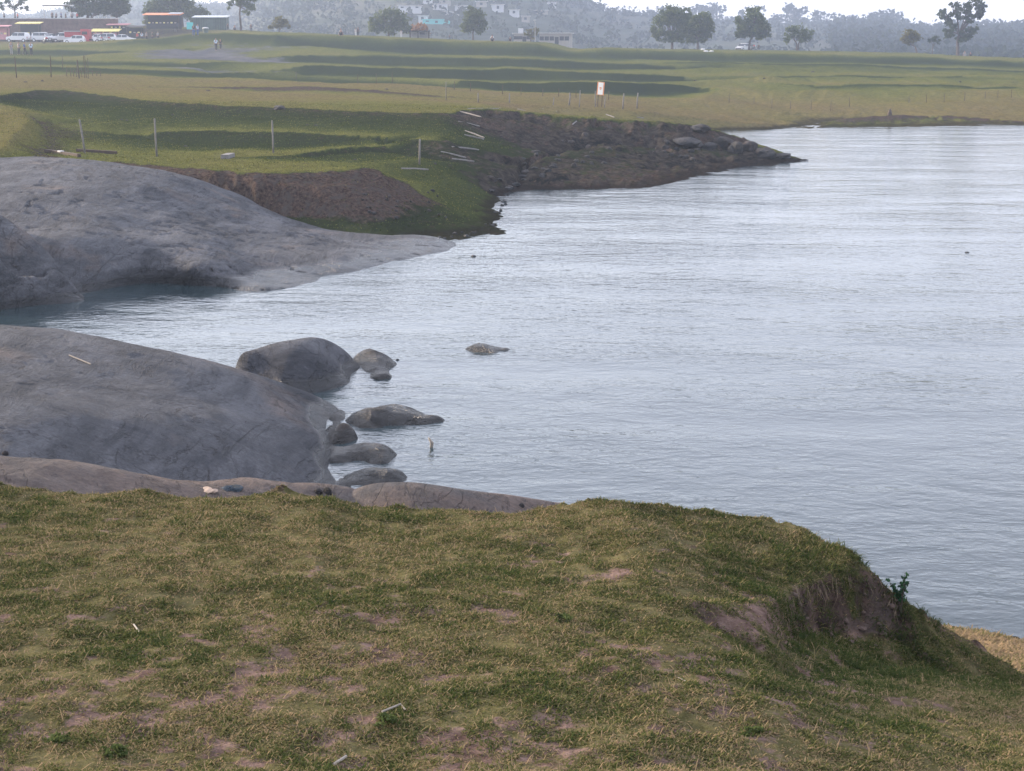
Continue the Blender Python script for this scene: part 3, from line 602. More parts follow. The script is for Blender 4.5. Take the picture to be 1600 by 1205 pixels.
ft(1433, 322, 'tree', 'small yellow-green tree leaning left on the right meadow', [(-20,22,7,7),(-12,28,9,8),(-4,24,8,7),(-14,17,8,5)], 'yellow', n=1600, size=.22, seed=11, tr=2.6, lean=-11, fork=.5)
ft(1457, 322, 'tree', 'smallest thin tree between the yellow-green and the tall open one', [(-5,20,5,4),(2,23,7,5),(8,20,5,4)], 'dark', n=450, size=.2, seed=12, tr=1.4, fork=.6)
ft(1497, 322, 'tree', 'tallest tree at the right with open crown and thick forked limbs', [(-18,34,9,8),(-26,62,9,8),(-14,48,9,9),(-4,64,10,9),(10,34,12,7),(20,40,9,6),(10,70,10,9),(24,80,9,10),(30,66,9,9),(16,56,9,8),(36,74,5,6),(-8,76,8,6),(6,26,11,5)], 'dark', n=4200, size=.26, seed=13, tr=4.6, lean=-5, fork=.42)
def wt(px, py, d, *a, **k): return tree(*a[:2], PD(px, py, d), d, *a[2:], group='trees around the stalls', **k)
wt(24, 33, 318, 'tree', 'bare-looking open tree on the wall at the far left edge', [(-20,22,8,6),(-8,28,9,7),(4,24,8,6),(14,20,7,5),(-2,36,12,6),(12,32,9,6)], 'dark', n=900, size=.24, seed=14, tr=2.6)
wt(141, 40, 310, 'tree', 'big dark spreading tree above the parked cars', [(-24,30,12,9),(-8,24,13,9),(10,26,13,9),(26,26,12,9),(42,30,12,10),(54,30,9,7),(-10,44,18,9),(20,44,20,9),(46,44,14,8)], 'dark', n=7000, size=.27, seed=15, tr=5.5, trunks=2)
wt(181, 38, 312, 'tree', 'slim-trunked dark tree right of the spreading one above the cars', [(4,18,12,6),(-8,22,9,6),(14,24,11,7)], 'dark', n=1600, size=.26, seed=16, tr=2.6)
wt(285, 44, 335, 'tree', 'broad green tree behind the orange-roofed stall', [(-46,26,14,12),(-26,30,16,13),(-4,30,16,14),(16,26,14,13),(30,20,10,10),(-30,44,18,10),(4,46,18,10),(-50,12,9,8),(24,10,10,7)], 'mid', n=6500, size=.30, seed=17, tr=4.5)

# ------------------------------------------------------------ ridge trees and far woods
def proto_crown(seed, kind):
    rg = random.Random(seed); B = []
    if kind == 'round':
        for i in range(9): B.append((rg.uniform(-2.6, 2.6), rg.uniform(-2, 2), rg.uniform(3.2, 7), rg.uniform(1.3, 2.2), rg.uniform(1.3, 2), rg.uniform(1, 1.8)))
    elif kind == 'flat':
        for i in range(11): B.append((rg.uniform(-4.5, 4.5), rg.uniform(-2.5, 2.5), rg.uniform(4.5, 7.5), rg.uniform(1.3, 2.3), rg.uniform(1.2, 2), rg.uniform(.6, 1.1)))
    else:
        for i in range(9): B.append((rg.uniform(-1.6, 1.6), rg.uniform(-1.3, 1.3), rg.uniform(3, 10.5), rg.uniform(.9, 1.7), rg.uniform(.9, 1.6), rg.uniform(1, 1.8)))
    return B
PROT = []
for i, kind in enumerate(['round', 'flat', 'tall', 'round', 'flat', 'tall']):
    B = proto_crown(100+i, kind); root = empty('ridge_tree', (0, 0, 0)); m = MB(); top = max(b[2] for b in B)
    m.tube([(0, 0, -2), (.1, 0, 1.5), (.2, 0, top*.45), (0, 0, top*.8)], [.38, .3, .22, .1], 6)
    for b in B: m.tube([(.15, 0, top*.35), (b[0]*.6, b[1]*.6, (top*.35+b[2])/2), b[:3]], [.16, .11, .04], 4)
    m.build('trunk', M_bark, root); leaf_cloud('crown', B, 620, .50, LEAF['blue'], root, 200+i); PROT.append([root, kind, top+1.2, False])
pal = empty('palm_tree', (0, 0, 0)); MB().tube([(0, 0, -2), (.15, 0, 3), (.1, 0, 6.2)], [.28, .22, .18], 6).build('trunk', M_bark, pal)
fr = []; rgp = random.Random(5)
for i in range(34):
    a = rgp.uniform(0, 6.28); e = rgp.uniform(-.5, 1.1); L = rgp.uniform(1.5, 2.1); p0 = np.array([.1, 0, 6.2]); dr = np.array([math.cos(a)*math.cos(e), math.sin(a)*math.cos(e), math.sin(e)])
    p1 = p0+dr*L*.6; p2 = p0+dr*L*1.0+np.array([0, 0, -.35*L]); sd_ = np.array([-math.sin(a), math.cos(a), 0])*.22
    fr += [p0-sd_*.4, p0+sd_*.4, p1+sd_, p1-sd_, p1-sd_, p1+sd_, p2+sd_*.2, p2-sd_*.2]
fast_mesh('crown', np.array(fr), np.arange(len(fr)).reshape(-1, 4), LEAF['blue'], pal, {'shade': np.full(len(fr), .3)}, smooth=False)
PROT.append([pal, 'palm', 7.6, False])
KADJ = {'round': 'rounded dark tree', 'flat': 'flat-topped spreading tree', 'tall': 'narrow upright tree', 'palm': 'slim palm'}
def ridge(px, top_py, kind, drop=4, v=0):
    c = [p for p in PROT if p[1] == kind]; p = c[v % len(c)]
    u = (px-800)/F; D = float(np.interp(u, su, sdv))*.97; x = u*D; X, Y, z = hz(np.array([x/D]), np.array([(D-425)/(np.interp(u, su, sdv)-425)])); zb = float(z[0])-.8
    ztop = PD(px, top_py, D)[2]; H = max(3, ztop-zb); s = H/p[2]
    if not p[3]: o = p[0]; p[3] = True
    else: o = copy_tree(p[0])
    o.location = (x, D, zb); o.scale = (s*1.0, s*1.0, s); o.rotation_euler = (0, 0, random.uniform(-.5, .5))
    pos = 'on the hill crest left of the joined pair of meadow trees' if px < 1015 else 'on the crest between the joined pair and the two-stemmed tree' if px < 1250 else 'on the low crest right of the two-stemmed tree' if px < 1420 else 'on the crest behind the tallest right-hand tree'
    tag(o, KADJ[kind]+' '+pos, 'palm' if kind == 'palm' else 'tree', 'trees on the skyline' if kind != 'palm' else 'palms on the skyline')
for i, q in enumerate([(902,-8,'tall'),(912,-4,'round'),(922,6,'round'),(928,4,'palm'),(934,14,'round'),(948,12,'round'),(955,16,'round'),(962,8,'palm'),(975,15,'round'),(979,8,'palm'),(990,18,'flat'),(1006,9,'palm'),(1014,15,'round'),(1021,8,'palm'),(1030,8,'tall'),(1040,10,'round'),
    (1080,10,'round'),(1092,6,'flat'),(1104,3,'flat'),(1112,8,'round'),(1122,22,'round'),(1136,28,'round'),(1150,14,'tall'),(1156,24,'round'),(1176,8,'flat'),(1204,22,'round'),(1212,24,'flat'),(1220,4,'tall'),(1228,8,'round'),(1236,10,'round'),(1248,27,'round'),(1262,15,'tall'),(1270,17,'flat'),(1280,17,'flat'),(1293,24,'tall'),(1304,23,'tall'),(1318,24,'round'),(1328,28,'round'),(1336,27,'flat'),
    (1346,20,'tall'),(1356,19,'round'),(1366,18,'flat'),(1374,13,'flat'),(1384,18,'round'),(1394,24,'round'),(1412,37,'round'),(1420,40,'flat'),(1434,42,'round'),(1446,40,'round'),(1456,41,'flat'),(1466,42,'round'),(1510,35,'round'),(1528,30,'round'),(1540,37,'flat'),(1556,38,'round'),(1568,40,'round'),(1586,33,'flat'),(1596,34,'round'),(1612,38,'round'),(1630,40,'flat'),(208,-10,'round'),(216,-8,'round'),(330,8,'round'),(352,9,'round')]):
    ridge(q[0], q[1], q[2], v=i)
# scrub and woods covering the hillsides: nobody could count it
def scrub():
    rg = np.random.default_rng(77); cs = []; 
    for _ in range(9000):
        u = rg.uniform(-.36, .36); t = rg.uniform(.02, 1.0)**.8; xx = 800+u*F
        X, Y, z = hz(np.array([u]), np.array([t])); px = 800+u*F
        dens = .92 if px > 1290 else (.16 + (.5 if t > .8 else 0)) if px > 560 else .6
        if px < 1290 and px > 560 and t < .16: dens = .8
        if rg.uniform() > dens: continue
        s = rg.uniform(1.0, 2.6)*(1.35 if px > 1290 else 1); cs.append((X[0], Y[0], z[0]+s*.5, s))
    cs = np.array(cs); k = 16; C = np.repeat(cs, k, 0); n = len(C)
    P = C[:, :3]+rg.normal(size=(n, 3))*C[:, 3:]*np.array([.62, .62, .5]); a = rg.normal(size=(n, 3)); a /= np.linalg.norm(a, axis=1)[:, None]; b = np.cross(a, rg.normal(size=(n, 3))); b /= np.linalg.norm(b, axis=1)[:, None]
    s = C[:, 3:]*.42; V = np.stack([P-a*s, P-b*s*.7, P+a*s, P+b*s*.7], 1).reshape(-1, 3); sh = np.repeat(np.clip(np.repeat(rg.uniform(0, 1, len(cs)), k)*.7+rg.uniform(-.1, .4, n), 0, 1), 4)
    o = fast_mesh('hillside_scrub', V, np.arange(4*n).reshape(-1, 4), LEAF['blue'], None, {'shade': sh}, False); tag(o, 'dark scrub and woods covering the far hillsides', 'scrub', kind='stuff')
scrub()

# ------------------------------------------------------------ buildings
M_cream = simple('cream_wall', (.26, .24, .21), .85, .12, .4); M_white = simple('white_paint', (.42, .43, .44), .6, .08, .6)
M_grey = simple('grey_concrete', (.32, .31, .30), .9, .2, 2); M_dark = simple('dark_opening', (.02, .02, .022), .7)
M_turq = simple('turquoise_sheet', (.08, .42, .42), .6, .1); M_tin = simple('green_tin', (.055, .085, .07), .6, .3, 1.2)
M_zinc = simple('zinc_sheet', (.38, .42, .44), .45, .15, 1); M_brick = simple('rubble_stone', (.10, .065, .055), .95, .45, 1.6)
M_orange = simple('orange_tarp', (.70, .26, .12), .7, .15); M_red = simple('red_paint', (.32, .035, .04), .5, .15); M_yel = simple('yellow_awning', (.62, .55, .20), .7, .1)
M_pinkt = simple('faded_pink', (.42, .20, .22), .8, .2); M_black = simple('black_rubber', (.02, .02, .02), .7); M_glass = simple('dark_glass', (.03, .04, .05), .12, .1, 1, 0, .6)
M_blue = simple('blue_cloth', (.05, .09, .22), .8); M_skin = simple('skin', (.22, .12, .08), .6, .1); M_hair = simple('hair', (.012, .01, .01), .7)
M_post = simple('weathered_post', (.15, .145, .138), .9, .25, 9); M_dpost = simple('dark_wood_post', (.06, .045, .035), .9, .3, 7); M_silver = simple('silver_paint', (.55, .57, .60), .35, .05, 1, .3, .5)
M_wcar = simple('white_car_paint', (.62, .64, .66), .28, .03, 1, 0, .5)
def house(px, py, wpx, hpx, label, mat=M_white, roofm=M_grey, d=None, nwin=None, depth=5, group='houses on the far hillside', tank=False):
    if d: P = PD(px, py, d)
    else:
        P = hill_pt(px, py); d = P[1]-5; P = PD(px, py, d)
    W, H = wpx*d/F, hpx*d/F; root = empty('house', P, rz=random.uniform(-.12, .12)); tag(root, label, 'house', group)
    m = MB(); m.box((0, depth/2, H/2-1.5), (W, depth, H+3)); m.build('wall', mat, root)
    MB().box((0, depth/2, H+.14), (W+.7, depth+.7, .28)).build('roof', roofm, root)
    nwin = nwin or max(1, int(W/2.6))
    for i in range(nwin):
        x = (i+.5)/nwin*W-W/2
        if i == nwin//2: MB().box((x, -.04, H*.36), (.9, .12, H*.72)).build('door', M_dark, root)
        else:
            MB().box((x, -.04, H*.58), (1.0, .12, H*.36)).build('window', M_dark, root)
    if tank: MB().box((-W*.1, depth*.4, H+.8), (W*.30, 1.6, 1.1)).build('roof_tank', M_white, root)
    return root
HL = [(640,15,34,5.5,'long white house row on the hill above the orange-leaved tree'),(668,4,14,4.5,'small white house high on the hill above the long row'),(694,4,16,4.5,'second white house high on the hill, right of the small one'),(688,12,22,5,'white house on the hill above the turquoise roof'),(720,14,18,4.5,'white house on the hill just left above the lone round tree'),(752,8,16,5,'white house on the hill right above the lone round tree'),
 (778,14,18,6,'wide white house on the hill, highest of those left of the lamp'),(803,21,14,5,'white house on the hill above the beige house with a tank'),(846,22,20,5,'pale house on the hill above the long beige house'),(821,31,12,5,'small pale house just above the beige house with a tank'),(733,22,14,4,'grey-white house half hidden right of the turquoise roof'),(704,23,22,4,'low pale house right behind the turquoise roof'),(628,24,12,3.5,'small low pale house beside the long white row'),(768,4,12,4,'tiny white house near the hilltop at the picture edge'),(862,8,14,4,'small pale house near the top of the hill, farthest right of the slope')]
for (a, b, c, e, lab) in HL: house(a, b, c, e, lab, M_white if c % 4 else M_cream)
house(989, 25, 14, 5, 'white house on the skyline among palms', M_white, group='houses on the far hillside')
tq = house(682, 36, 42, 4.5, 'long turquoise-roofed building on the hill behind the orange-leaved tree', M_turq, M_turq, depth=7); 
house(660, 31, 12, 5.5, 'white block with flat roof at the left end of the turquoise building', M_white)
house(816, 67, 26, 13, 'beige house with a white roof tank beyond the street lamp', M_cream, M_grey, d=395, nwin=4, depth=8, group='beige houses below the hill', tank=True)
house(866, 70.5, 46, 17, 'long flat-roofed beige house right of the street lamp', M_cream, M_grey, d=395, nwin=6, depth=9, group='beige houses below the hill')
# street lamp
lp = empty('street_lamp', at(836, 330)); tag(lp, 'tall thin street lamp in front of the beige houses', 'street lamp')
MB().tube([(0, 0, -.2), (0, 0, 4.4)], [.08, .05]).build('pole', M_grey, lp); MB().tube([(0, 0, 4.35), (-.15, 0, 4.65), (-.35, 0, 4.7)], .04, 5).box((-.05, 0, 4.72), (.55, .25, .12), bev=.03).build('lamp_head', M_white, lp)
# retaining wall, stalls, huts
k3 = 304/F
rw = empty('retaining_wall', PD(80, 62, 304.2)); tag(rw, 'long dark rubble retaining wall behind the parked cars', 'wall')
m = MB(); m.box((-3, .35, 1.6), (30, .7, 4.0)); m.build('masonry', M_brick, rw); MB().box((-3, .3, 3.68), (30.3, .9, .16)).build('coping', M_grey, rw)
def stall(name, label, px, py, d, w_, h_, dep, roofm, bodym, open_=True, cat='stall', pitch=.1, sign=None):
    r = empty(name, PD(px, py, d)); tag(r, label, cat)
    MB().box((0, 0, h_+.06), (w_+.5, dep+.6, .1), rx=pitch).build('awning', roofm, r)
    for sx in (-1, 1):
        for sy in (-1, 1): MB().tube([(sx*w_*.48, sy*dep*.46, -.4), (sx*w_*.48, sy*dep*.46, h_+(.0 if sy < 0 else .12))], .06, 5).build('pole', M_dpost, r)
    MB().box((0, dep*.35, h_*.45), (w_*.96, .08, h_*.9)).build('back_panel', bodym, r)
    c = MB(); c.box((0, -dep*.4, .45), (w_*.9, .5, .9), bev=.02); c.build('counter', bodym, r)
    rg = random.Random(px); n_ = max(2, int(w_*1.4))
    for i in range(n_): MB().box((((i+.5)/n_-.5)*w_*.85, -dep*.38, 1.02), (rg.uniform(.2, .4), .3, rg.uniform(.15, .35)), bev=.02).build('crate', M_cream if i % 2 else M_yel, r)
    return r
stall('market_stall', 'faded pink stall at the far left edge below the wall', 5, 62, 300, 2.2, 2.3, 1.8, M_pinkt, M_pinkt)
stall('market_stall', 'stall under a cream awning with dark boxed front behind the leftmost cars', 47, 61, 298, 3.8, 2.7, 2.2, M_yel, M_dark)
stall('market_stall', 'stall under a long yellow awning behind the white cars', 166, 60, 301, 4.6, 1.35, 2, M_yel, M_pinkt, pitch=.18)
stall('market_stall', 'stall under a maroon cloth roof beside the wall', 186, 52, 303.5, 3.4, 1.5, 2, M_pinkt, M_dark)
stall('market_stall', 'dark open stall right of the maroon roof at the end of the cars', 212, 60, 300, 2.6, 2.0, 2, M_dark, M_dark)
os_ = stall('market_stall', 'large open stall with orange and white tarpaulin roof on the rise', 256, 45, 303, 6.2, 2.5, 3, M_orange, M_dark)
MB().box((2.2, -.1, 2.70), (2.2, 2.6, .06), rx=.1).build('white_tarp', M_white, os_)
cn = empty('canopy', PD(90, 33, 308)); tag(cn, 'thin flat canopy on two slim poles on top of the wall', 'canopy')
cv = MB(); cv.prism([(-.7, 2.75), (0, 2.6), (.7, 2.68), (.7, 2.76), (0, 2.7), (-.7, 2.85)], -2.5, 2.5); cv.build('roof', M_white, cn)
for s in (-2.35, 2.35): MB().tube([(s, 0, 0), (s, 0, 2.7)], .04, 5).build('pole', M_grey, cn)
bn = empty('bench', PD(50, 33, 306.5)); tag(bn, 'small bench on top of the wall', 'bench'); MB().box((0, 0, .42), (1.1, .4, .07)).build('seat', M_grey, bn)
for s in (-.48, .48): MB().box((s, 0, .2), (.08, .36, .4)).build('leg', M_grey, bn)
pg = empty('pergola', PD(160, 39, 305.6)); tag(pg, 'low pale post-and-rail shelter on the wall under the spreading tree', 'shelter')
for i in range(5): MB().tube([(-1.4+i*.75, 0, -.2), (-1.4+i*.75, 0, 1.5)], .05, 5).build('post', M_white, pg)
MB().box((.1, 0, 1.53), (3.6, .5, .07)).build('roof', M_grey, pg)
# tin hut
th_ = empty('tin_hut', PD(328, 47.5, 300)); tag(th_, 'dark green tin hut with pale sloping roof beside the slender tree', 'hut')
b_ = MB(); b_.prism([(0, -.3), (3, -.3), (3, 2.4), (0, 2.15)], -2.9, 2.9); b_.build('wall', M_tin, th_)
rf = MB(); rf.prism([(-.3, 2.18), (3.2, 2.5), (3.2, 2.62), (-.3, 2.28)], -3.1, 3.15); rf.build('roof', M_zinc, th_)
st_ = MB()
for i in range(14): st_.box((-2.7+i*.42, -.02, 1.05), (.05, .05, 2.1))
st_.build('ribbing', M_dark, th_); MB().box((.2, -.05, .95), (.9, .08, 1.9)).build('door', M_tin, th_)
pn = empty('screen', PD(297, 46, 298)); tag(pn, 'turquoise sheet screen standing left of the tin hut', 'screen'); MB().box((0, 0, .6), (1.15, .05, 1.2)).build('sheet', M_turq, pn)
for s in (-.5, .5): MB().tube([(s, .05, -.3), (s, .05, 1.25)], .035, 5).build('post', M_dpost, pn)
db = empty('bin', PD(321.5, 53, 288)); tag(db, 'green bin with white lid in front of the tin hut', 'bin')
MB().tube([(0, 0, 0), (0, 0, .9)], [.42, .5], 12).build('body', M_tin, db); MB().tube([(0, 0, .9), (0, 0, 1.0), (0, 0, 1.1)], [.56, .52, .2], 12).build('lid', M_white, db)
kk = empty('hut', at(656, 312)); tag(kk, 'low flat-roofed open hut beside the wide bushy tree', 'hut')
MB().box((0, 1, 1.28), (3.9, 2.4, .16)).build('roof', M_dark, kk)
for s in (-1.75, -.3, 1.7): MB().box((s, -.05, .6), (.22, .12, 1.25)).build('post', M_dpost, kk)
MB().box((0, 2.0, .6), (3.7, .1, 1.25)).build('back_wall', M_grey, kk); MB().box((.45, -.05, .85), (.95, .06, .45)).build('board', M_dark, kk)

# ------------------------------------------------------------ vehicles
def wheel(r, parent, x, y, rad=.31):
    t = MB().tube([(x-.1, y, rad), (x+.1, y, rad)], rad, 14).build('wheel', M_black, r); s = 1 if x > 0 else -1
    MB().tube([(x+s*.09, y, rad), (x+s*.115, y, rad)], rad*.6, 10).build('rim', M_silver, t)
def car(kind, label, P, rz, mat=M_wcar):
    r = empty('parked_car', P, rz); tag(r, label, 'car', 'cars parked below the wall')
    # length along y, front at -y
    if kind == 'hatch': low = [(-1.75,.28),(1.72,.28),(1.8,.55),(1.76,.88),(-.75,.90),(-1.62,.74),(-1.8,.5)]; cab = [(-.85,.88),(-.2,1.40),(.15,1.47),(1.2,1.44),(1.5,1.3),(1.74,.88)]; W = 1.55
    elif kind == 'sedan': low = [(-2.05,.28),(2.05,.28),(2.15,.55),(2.08,.92),(1.5,.95),(-.95,.92),(-1.95,.74),(-2.12,.5)]; cab = [(-1.05,.9),(-.35,1.38),(.1,1.45),(.8,1.42),(1.55,.93)]; W = 1.66
    else: low = [(-1.9,.36),(1.9,.36),(1.98,.65),(1.92,1.02),(-.95,1.04),(-1.85,.92),(-1.98,.6)]; cab = [(-1.0,1.02),(-.5,1.58),(-.1,1.66),(1.4,1.64),(1.7,1.5),(1.9,1.02)]; W = 1.72
    b = MB(); b.prism(low, -W/2, W/2); bm_ = b.b; bmesh.ops.bevel(bm_, geom=list(bm_.edges), offset=.06, segments=2, affect='EDGES')
    cb = MB(); cb.prism(cab, -W/2+.05, W/2-.05)
    for v in cb.b.verts:
        if v.co.z > cab[0][1]+.1: v.co.x *= .86
    bmesh.ops.bevel(cb.b, geom=list(cb.b.edges), offset=.03, segments=2, affect='EDGES')
    body = b.build('body', mat, r); cb.build('cabin', mat, r)
    zc = cab[0][1]+.06; zt = max(c[1] for c in cab)-.10
    for s in (-1, 1):
        for (y0, y1) in ((cab[1][0]-.2, .28), (.36, cab[-1][0]-.38)):
            g = MB(); g.box((s*(W/2-.105), (y0+y1)/2, (zc+zt)/2), (.06, max(.3, y1-y0), zt-zc), ry=-s*.2); g.build('side_window', M_glass, r)
        MB().box((s*(W/2-.28), low[-1][0]+.10, .64), (.32, .16, .15), bev=.03).build('headlight', M_silver, r)
        MB().box((s*(W/2-.18), low[2][0]-.03, .78), (.2, .12, .26), bev=.02).build('tail_light', M_red, r)
        MB().box((s*(W/2+.06), -.62, .95), (.16, .1, .12), bev=.02).build('mirror', mat, r)
        for y in (low[0][0]+.55, low[1][0]-.55): wheel(r, None, s*(W/2-.08), y)
    a0, a1 = cab[0], cab[1]; an = math.atan2(a1[1]-a0[1], a1[0]-a0[0])
    MB().box((0, (a0[0]+a1[0])/2-.02, (a0[1]+a1[1])/2+.02), (W*.78, math.hypot(a1[0]-a0[0], a1[1]-a0[1])*.85, .04), rx=an).build('windscreen', M_glass, r)
    MB().box((0, low[-1][0]-.02, .45), (W*.8, .1, .16), bev=.02).build('bumper', M_black, r)
    return r
def pk(px, py, d): x, y, z = PD(px, py, d); return (x, y, gz(x, y))
H = math.pi/2
car('hatch', 'white hatchback nearest the viewer, side-on in front of the red truck', pk(117, 67, 289), -H+.1)      # faces left
car('sedan', 'white sedan at the right end of the row of parked cars', pk(194, 68, 288), H+.12)
car('suv', 'white car with dark windows just left of the sedan, behind the motorcycles', pk(164, 66, 293), -H+.25)
car('suv', 'white car partly behind the left side of the red truck', pk(97, 64, 297), -H+.5)
car('suv', 'white car beside the dark boxed stall, third from the left edge', pk(68, 64, 294), H-.3, M_silver)
car('hatch', 'silver car mostly hidden behind the white one by the dark stall', pk(80, 62, 298.5), H-.2, M_silver)
car('suv', 'leftmost white car, partly behind the cream-awning stall', pk(29, 64, 294), -H-.2)
car('hatch', 'white car squeezed between the red truck and the car behind the motorcycles', pk(150, 65, 297), -H+.3)
fc = car('hatch', 'pale car parked alone under the tall full tree on the right meadow', at(1161, 326), -H+.9, M_silver); fc['group'] = 'cars'; del fc['group']
tk = empty('red_truck', pk(126, 66, 294.5), 0); tag(tk, 'red food truck with square box body behind the nearest white hatchback', 'truck')
MB().box((1.0, 0, 1.35), (1.5, 1.9, 2.1), bev=.05).build('box_body', M_red, tk); MB().box((-1.15, 0, 1.5), (2.7, 1.8, .9), bev=.04).build('side_panel', M_red, tk)
MB().box((-1.15, 0, 2.05), (2.9, 2.2, .1)).build('roof', M_white, tk); MB().box((1.0, -.98, 1.75), (.9, .06, .5)).build('hatch', M_dark, tk); MB().box((0, 0, .6), (3.9, 1.7, .25)).build('chassis', M_black, tk)
for sx in (-1.3, 1.2):
    for sy in (-.8, .8): MB().tube([(sx, sy-.1, .36), (sx, sy+.1, .36)], .36, 12).build('wheel', M_black, tk)
def motorbike(label, P, rz):
    r = empty('motorcycle', P, rz); tag(r, label, 'motorcycle', 'motorcycles near the stalls')
    for y in (-.62, .62):
        m = MB(); pts = [(0, y+.27*math.cos(a), .3+.27*math.sin(a)) for a in np.linspace(0, 2*math.pi, 15)]; m.tube(pts, .05, 6); m.build('wheel', M_black, r)
    MB().tube([(0, -.62, .3), (0, -.42, .8), (0, -.36, .98)], .035, 6).build('fork', M_silver, r)
    MB().tube([(-.32, -.30, 1.02), (0, -.38, .98), (.32, -.30, 1.02)], .02, 5).build('handlebar', M_black, r)
    MB().tube([(0, -.42, .75), (0, -.2, .45), (0, .3, .35), (0, .62, .3)], .05, 6).box((0, 0, .38), (.26, .4, .28), bev=.05).build('frame', M_black, r)
    MB().tube([(0, -.36, .80), (0, -.18, .84), (0, .05, .78)], [.08, .14, .08], 8).build('fuel_tank', M_red, r); MB().box((0, .38, .80), (.24, .75, .1), bev=.04).build('seat', M_black, r)
motorbike('motorcycle parked before the white car left of the sedan', pk(158, 68.5, 284), H-.2)
motorbike('second motorcycle of the pair, closest to the sedan', pk(169, 68.5, 283.5), H+.3)
motorbike('lone motorcycle on the ground below the leftmost cars', pk(75, 71, 270), -H)
motorbike('motorcycle leaning at the trunk of the tall full tree', at(1177, 319), .9)

# ------------------------------------------------------------ people
PN = [0]
def skin(name, vs, es, rad, mat, parent, lev=1):
    m = bpy.data.meshes.new(name); m.from_pydata(vs, es, []); m.materials.append(mat); o = bpy.data.objects.new(name, m); COL.objects.link(o); o.parent = parent
    s = o.modifiers.new('skin', 'SKIN'); m.skin_vertices[0].data[0].use_root = True
    for i, r in enumerate(rad): m.skin_vertices[0].data[i].radius = (r, r) if isinstance(r, float) else r
    s.use_smooth_shade = True; sb = o.modifiers.new('sub', 'SUBSURF'); sb.levels = lev; sb.render_levels = lev; return o
def person(label, P, rz=0, shirt=M_white, legs=M_dark, pose='stand', s=1.0, group='people on the far side of the lake'):
    r = empty('person', P, rz, s); tag(r, label, 'person', group); PN[0] += 1; rg = random.Random(PN[0])
    if pose == 'sit': hz_, kn, an, yk = .46 if False else .18, .52, .05, -.38
    else: hz_, kn, an, yk = .92, .50, .06, 0
    st_ = {'stand': .04, 'walk': .22, 'sit': .0}[pose]
    dz = hz_-.92
    pel = (0, 0, hz_); ch = (0, -.02, 1.28+dz); nk = (0, -.01, 1.46+dz); hd = (0, -.03, 1.58+dz); ht_ = (0, -.02, 1.68+dz)
    J = [pel, ch, nk, hd, ht_]; E = [(0, 1), (1, 2), (2, 3), (3, 4)]; Rd = [(.15, .11), (.16, .11), .05, .09, .075]
    for sx in (-1, 1):
        i = len(J); sw = st_*sx
        J += [(sx*.17, 0, 1.40+dz), (sx*.24, .03-sw*.3, 1.14+dz), (sx*.25, -.06-sw*.6, .90+dz), (sx*.25, -.09-sw*.6, .82+dz)]; E += [(1, i), (i, i+1), (i+1, i+2), (i+2, i+3)]; Rd += [.06, .042, .034, .03]
        i = len(J)
        if pose == 'sit': J += [(sx*.1, -.04, hz_), (sx*.14, -.40, .50), (sx*.13, -.45, .08), (sx*.13, -.60, .04)]
        else: J += [(sx*.09, 0, .86), (sx*.10, sw*.7-.03, .48), (sx*.10, sw*1.5, .08), (sx*.11, sw*1.5-.14, .04)]
        E += [(0, i), (i, i+1), (i+1, i+2), (i+2, i+3)]; Rd += [.09, .06, .045, .035]
    skin('body', J, E, Rd, M_skin, r)
    sJ = [J[0], J[1], J[5], J[6], J[13], J[14]]; skin('shirt', sJ, [(0, 1), (1, 2), (2, 3), (1, 4), (4, 5)], [(.175, .135), (.19, .14), .08, .062, .08, .062], shirt, r)
    tJ = [J[0], J[9], J[10], J[11], J[17], J[18], J[19]]; skin('trousers', tJ, [(0, 1), (1, 2), (2, 3), (0, 4), (4, 5), (5, 6)], [(.165, .13), .11, .08, .065, .11, .08, .065], legs, r)
    skin('hair', [(0, -.01, 1.66+dz), (0, .0, 1.72+dz)], [(0, 1)], [.10, .07], M_hair, r)
    return r
M_tealc = simple('pale_blue_cloth', (.35, .45, .55), .8); M_redc = simple('red_cloth', (.35, .06, .05), .8); M_greyc = simple('grey_cloth', (.2, .2, .2), .8)
def pp(px, py, d, lab, **k): x, y, z = PD(px, py, d); person(lab, (x, y, gz(x, y) if y < 304 or y > 312 else z), **k)
pp(18, 86, 222, 'person in pale grey clothes, leftmost of four on the grass below the cars', shirt=M_greyc, legs=M_greyc, rz=.4)
pp(30, 86, 223, 'person in dark clothes, second from left of four on the grass below the cars', shirt=M_greyc, legs=M_dark, rz=-.5, s=.95)
pp(39, 87, 222, 'person in dark blue shirt walking, third of four on the grass below the cars', shirt=M_blue, legs=M_dark, pose='walk', rz=H)
pp(49, 87, 222, 'person in white shirt, rightmost of four on the grass below the cars', shirt=M_tealc, legs=M_dark, rz=.2)
pp(337.5, 77, 238, 'person in pale shirt walking down the rocky slope below the tin hut', shirt=M_tealc, legs=M_dark, pose='walk', rz=.3)
pp(344.5, 74, 240, 'person in dark clothes walking behind the pale shirt on the rocky slope', shirt=M_dark, legs=M_dark, pose='walk', rz=.3, s=.85)
pp(303, 60, 258, 'person in dark clothes at the top of the rocky slope before the tin hut', shirt=M_dark, legs=M_blue)
pp(309, 59, 258, 'person in pale blue beside the dark one at the top of the rocky slope', shirt=M_tealc, legs=M_blue, rz=1)
pp(274, 44, 302, 'person in white sitting at the orange-roofed stall', shirt=M_white, legs=M_greyc)
pp(392.5, 49, 292, 'person in dark clothes standing right of the slender tree', shirt=M_dark, legs=M_dark, s=.8)
pp(367, 48, 296, 'person squatting left of the slender tree', shirt=M_greyc, legs=M_dark, pose='sit')
pp(356, 48, 297, 'small dark figure at the corner of the tin hut', shirt=M_dark, legs=M_dark, s=.7)
pp(556, 55, 300, 'person in pale clothes, left of the pair on the plateau edge', shirt=M_white, legs=M_white, s=.8)
